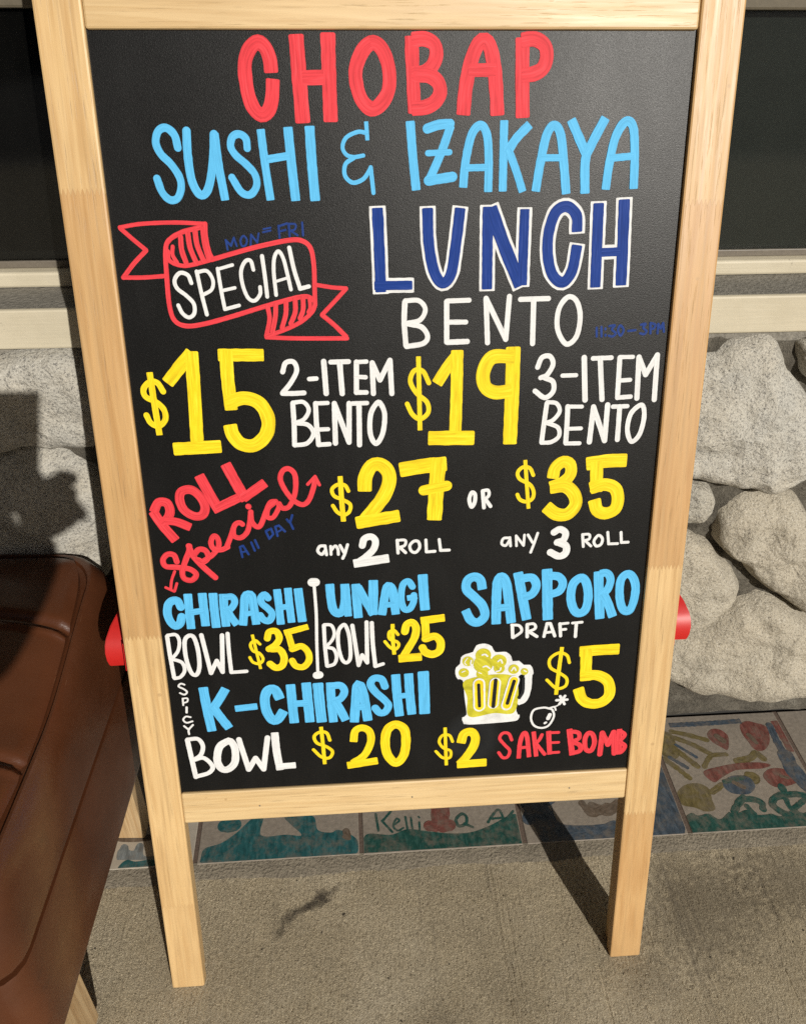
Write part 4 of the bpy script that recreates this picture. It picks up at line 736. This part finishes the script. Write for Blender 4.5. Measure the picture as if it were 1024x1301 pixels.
# ---------------------------------------------------------------- the brown bench
bench = empty('bench', (-.338, .128, 0), 'glossy brown padded bench on wooden legs, left of the menu board', 'bench', rot=(0, 0, R(-3.2)))
def vinyl():
    m = NT('brown_vinyl'); co = m.coord()
    a = m.noise(co, 5, 4, .6); f = m.noise(co, 900, 2, .5)
    col = m.ramp(a, [(.3, (.058, .0185, .0072)), (.55, (.082, .0270, .0108)), (.75, (.108, .0365, .0150))])
    scr = m.val(m.noise(m.coord(scale=(26, 1, 1), rot=(.3, .2, .5)), 13, 3, .6), .70, .73, 0, .55)
    col = m.mix(scr, col, (.20, .105, .06))
    scuff = m.val(m.noise(co, 11, 5, .7), .62, .76, 0, .6); col = m.mix(scuff, col, (.025, .012, .008))
    n = m.bump(m.noise(co, 16, 3, .5), .35, .004); n = m.bump(m.voro(co, 420), .25, .0004, n); n = m.bump(f, .12, .0004, n)
    return m.fin(col, m.val(m.noise(co, 26, 4, .6), .3, .75, .24, .42), n, Specular_IOR_Level=.5)
VIN = vinyl()
# outline of the seat in its own frame: x from -hw to hw, y from -hd to hd
HW, HD = .275, .245
def rrect(hx, hy, r, n=9, sq=None):
    out = []
    for (cx_, cy_, a0) in ((hx - r, hy - r, 0), (-hx + r, hy - r, 90), (-hx + r, -hy + r, 180), (hx - r, -hy + r, 270)):
        for k in range(n + 1):
            a = R(a0 + 90 * k / n); out.append((cx_ + r * math.cos(a), cy_ + r * math.sin(a)))
    return out
def resample(P, n):
    P = [Vector(p) for p in P]; t = [0]
    for i in range(len(P)): t.append(t[-1] + (P[(i + 1) % len(P)] - P[i]).length)
    out = []
    j = 0
    for k in range(n):
        s = t[-1] * k / n
        while t[j + 1] < s: j += 1
        f = (s - t[j]) / max(1e-9, t[j + 1] - t[j]); out.append(P[j].lerp(P[(j + 1) % len(P)], f))
    return out
def rise(y, z): 
    t = max(0.0, min(1.0, (y + .04) / HD)); return (.046 * t * t * (3 - 2 * t)) * max(0.0, min(1.0, (z - .31) / .08))
def loft(levels, n=160, cap_top=True, cap_bot=True, puff=None):
    bm = bmesh.new(); prev = None
    for (ins, z, r) in levels:
        ring = [bm.verts.new((p.x, p.y, z + rise(p.y, z))) for p in resample(rrect(HW - ins, HD - ins, r), n)]
        if prev:
            for i in range(n): bm.faces.new([prev[i], prev[(i + 1) % n], ring[(i + 1) % n], ring[i]])
        elif cap_bot: bm.faces.new(ring[::-1])
        prev = ring
    if cap_top: bm.faces.new(prev)
    return bm
# base skirt, lower welt groove, shoulder, upper groove
bm = loft([(.000, .165, .02), (-.006, .169, .025), (-.007, .176, .026), (-.0055, .215, .028), (.000, .290, .034), (.0015, .2955, .034), (.022, .2965, .034), (.022, .3030, .034)], cap_top=True)
obj('seat_skirt', from_bm(bm, 'seat_skirt', True), VIN, bench, 'lower band of the brown seat')
bm = loft([(.022, .3032, .034), (.0030, .3034, .036), (.0005, .3055, .037), (.0002, .310, .037), (.0025, .330, .040), (.0060, .360, .044), (.0105, .382, .05), (.017, .396, .055), (.0215, .4005, .055), (.0245, .4005, .06), (.0262, .3965, .06), (.0285, .3960, .06)], cap_top=True)
obj('seat_shoulder', from_bm(bm, 'seat_shoulder', True), VIN, bench, 'rounded middle band of the seat')
# crowned top panel, divided by two cross seams
bm = bmesh.new(); n = 150
ins0 = .030
def top_z(x, y):
    ex = 1 - (abs(x) / (HW - ins0)) ** 6; ey = 1 - (abs(y) / (HD - ins0)) ** 6
    e = max(0, min(ex, ey))
    z = .3995 + .017 * e ** .45
    for ys in (-.055, .115):
        yy = y - ys + .02 * (x / HW) ** 2
        d = abs(yy)
        z -= .0065 * math.exp(-(d / .007) ** 2)
        z += .0035 * math.exp(-((yy + .010) / .004) ** 2)
    z += .0035 * mnoise.noise(Vector((x * 7, y * 7, 2)))
    return z
NXg, NYg = 70, 170
grid = []
for j in range(NYg + 1):
    row = []
    for i in range(NXg + 1):
        u = -1 + 2 * i / NXg; v = -1 + 2 * j / NYg
        u2 = u * math.sqrt(max(0, 1 - .14 * v ** 8)); v2 = v * math.sqrt(max(0, 1 - .14 * u ** 8))
        x = u2 * (HW - ins0); y = v2 * (HD - ins0)
        row.append(bm.verts.new((x, y, top_z(x, y) + rise(y, .4))))
    grid.append(row)
for j in range(NYg):
    for i in range(NXg): bm.faces.new([grid[j][i], grid[j][i + 1], grid[j + 1][i + 1], grid[j + 1][i]])
rim = [e for e in bm.edges if e.is_boundary]
r_ = bmesh.ops.extrude_edge_only(bm, edges=rim)
for v in [g_ for g_ in r_['geom'] if isinstance(g_, bmesh.types.BMVert)]: v.co.z = .3962 + rise(v.co.y, .4)
obj('seat_panel', from_bm(bm, 'seat_panel', True), VIN, bench, 'crowned top panel of the seat with two cross seams')
LEGW = wood('pine_leg', (), 11.3, light=(.56, .42, .24), dark=(.36, .22, .10))
for (x0_, x1_, y0_, y1_) in ((.232, .262, -.230, -.142), (.150, .262, .100, .132), (-.262, -.232, -.230, -.142), (-.262, -.15, .100, .132)):
    lg = None
    if y1_ - y0_ > .1:
        # front legs are built of three upright boards
        for k in range(3):
            a = y0_ + (y1_ - y0_) * k / 3
            box('leg_board', (x0_, x1_ + .0008 * k, a + .0008, a + (y1_ - y0_) / 3 - .0008, 0, .1645), LEGW, bench, .0015)
    else:
        box('leg', (x0_, x1_, y0_, y1_, .0078, .1645), LEGW, bench, .0015)

# ---------------------------------------------------------------- the photographer, whose shadow falls on the wall
person = empty('person', (CAM.x - .24, CAM.y - .45, 0), 'person in dark clothes standing before the bench and holding up a phone', 'person')
PO = Vector(person.location)
def skin(name, verts, edges, radii, mat, parent, sub=2, root=0):
    me = bpy.data.meshes.new(name); me.from_pydata([tuple(Vector(v) - PO) for v in verts], edges, [])
    o = obj(name, me, mat, parent)
    o.modifiers.new('skin', 'SKIN'); s_ = o.modifiers.new('sub', 'SUBSURF'); s_.levels = sub; s_.render_levels = sub
    for i, r in enumerate(radii): me.skin_vertices[0].data[i].radius = (r if isinstance(r, tuple) else (r, r)); me.skin_vertices[0].data[i].use_root = (i == root)
    return o
SKINM = plain('skin', (.42, .24, .16), .5, .1, 200, .1); CLOTH = plain('dark_cotton', (.035, .038, .05), .9, .3, 600, .2); JEANS = plain('blue_denim', (.05, .07, .12), .9, .3, 600, .3)
HAIR = plain('dark_hair', (.012, .009, .007), .5, .4, 300, .3)
px_, py_ = PO.x, PO.y
hand = CAM + RIGHT * .030 + DOWN * .115 - FWD * .035
elbow = Vector((px_ + .24, py_ + .06, 1.00)); sh = Vector((px_ + .17, py_ - .02, 1.38))
handL = CAM - RIGHT * .040 + DOWN * .150 - FWD * .035; elbL = Vector((px_ - .18, py_ + .08, 1.00)); shL = Vector((px_ - .19, py_ - .02, 1.38))
body = [(px_, py_, .95), (px_, py_, 1.12), (px_ - .01, py_, 1.30), (px_ - .01, py_ - .01, 1.42), (px_ - .01, py_ + .0, 1.50), sh, elbow, hand + Vector((-.0, -.06, -.03)), shL, elbL, handL + Vector((0, -.06, -.03)),
        (px_ + .09, py_, .90), (px_ + .10, py_ + .02, .50), (px_ + .10, py_, .09), (px_ + .10, py_ + .12, .04), (px_ - .09, py_, .90), (px_ - .10, py_ + .02, .50), (px_ - .10, py_, .09), (px_ - .10, py_ + .12, .04),
        (px_ - .01, py_ + .02, 1.56), (px_ - .01, py_ + .03, 1.66), (px_ - .01, py_ + .02, 1.72)]
be = [(0, 1), (1, 2), (2, 3), (3, 4), (3, 5), (5, 6), (6, 7), (3, 8), (8, 9), (9, 10), (0, 11), (11, 12), (12, 13), (13, 14), (0, 15), (15, 16), (16, 17), (17, 18), (4, 19), (19, 20), (20, 21)]
br = [(.15, .10), (.14, .10), (.16, .11), (.09, .07), .05, .065, .060, .042, .075, .085, .060, .085, .055, .04, .035, .085, .055, .04, .035, .072, .085, .05]
bo = skin('body', body, be, br, CLOTH, person)
for (H_, sgn) in ((hand, 1), (handL, -1)):
    w0 = H_ + Vector((0, -.06, -.03)); palm = H_ + RIGHT * .012 * sgn
    vs_ = [tuple(w0), tuple(w0.lerp(palm, .6)), tuple(palm)]; es = [(0, 1), (1, 2)]; rs = [.052, .056, .040] if sgn < 0 else [.034, .038, .035]
    for k in range(4):
        base_ = palm + DOWN * (-.022 + .019 * k) + RIGHT * .012 * sgn
        q1 = base_ + FWD * .016 + RIGHT * .004 * sgn; q2 = q1 + FWD * .014 - RIGHT * .012 * sgn; q3 = q2 - RIGHT * (.018 + .002 * (k % 3)) * sgn
        i = len(vs_); vs_ += [tuple(base_), tuple(q1), tuple(q2), tuple(q3)]; es += [(2, i), (i, i + 1), (i + 1, i + 2), (i + 2, i + 3)]; rs += [.0095, .009, .0085, .0078]
    t1 = palm - DOWN * .012 - RIGHT * .016 * sgn - FWD * .006; t2 = t1 - DOWN * .022 - RIGHT * .012 * sgn
    i = len(vs_); vs_ += [tuple(t1), tuple(t2)]; es += [(1, i), (i, i + 1)]; rs += [.011, .009]
    skin('hand', vs_, es, rs, SKINM, person)
# head features: hair, nose, ears as one piece each
def ell(name, c, r, mat, sub=2):
    bm = bmesh.new(); bmesh.ops.create_icosphere(bm, subdivisions=3, radius=1)
    for v in bm.verts: v.co = Vector((v.co.x * r[0], v.co.y * r[1], v.co.z * r[2])) + Vector(c) - PO
    return obj(name, from_bm(bm, name, True), mat, person)
ell('face', (px_ - .01, py_ + .050, 1.635), (.070, .062, .098), SKINM); ell('hair', (px_ - .01, py_ + .0, 1.675), (.088, .100, .095), HAIR)
ell('nose', (px_ - .01, py_ + .115, 1.63), (.012, .014, .02), SKINM)
for s_ in (-1, 1):
    ell('eye', (px_ - .01 + .028 * s_, py_ + .106, 1.655), (.011, .006, .006), plain('eye_white', (.7, .7, .7), .3)); ell('ear', (px_ - .01 + .083 * s_, py_ + .02, 1.64), (.010, .018, .030), SKINM)
ell('mouth', (px_ - .01, py_ + .108, 1.59), (.024, .007, .006), plain('lips', (.35, .12, .10), .5))
phone = empty('phone', CAM - FWD * .0075, 'dark phone held up in both hands in front of the board', 'phone')
phone.rotation_euler = M3.to_euler()
box('phone_case', (-.062, .0135, -.137, .0135, .001, .0095), plain('phone_case_black', (.02, .02, .02), .4), phone, .003)
box('screen', (-.059, .0105, -.134, .0105, .0098, .0102), plain('phone_glass', (.01, .01, .012), .1), phone)
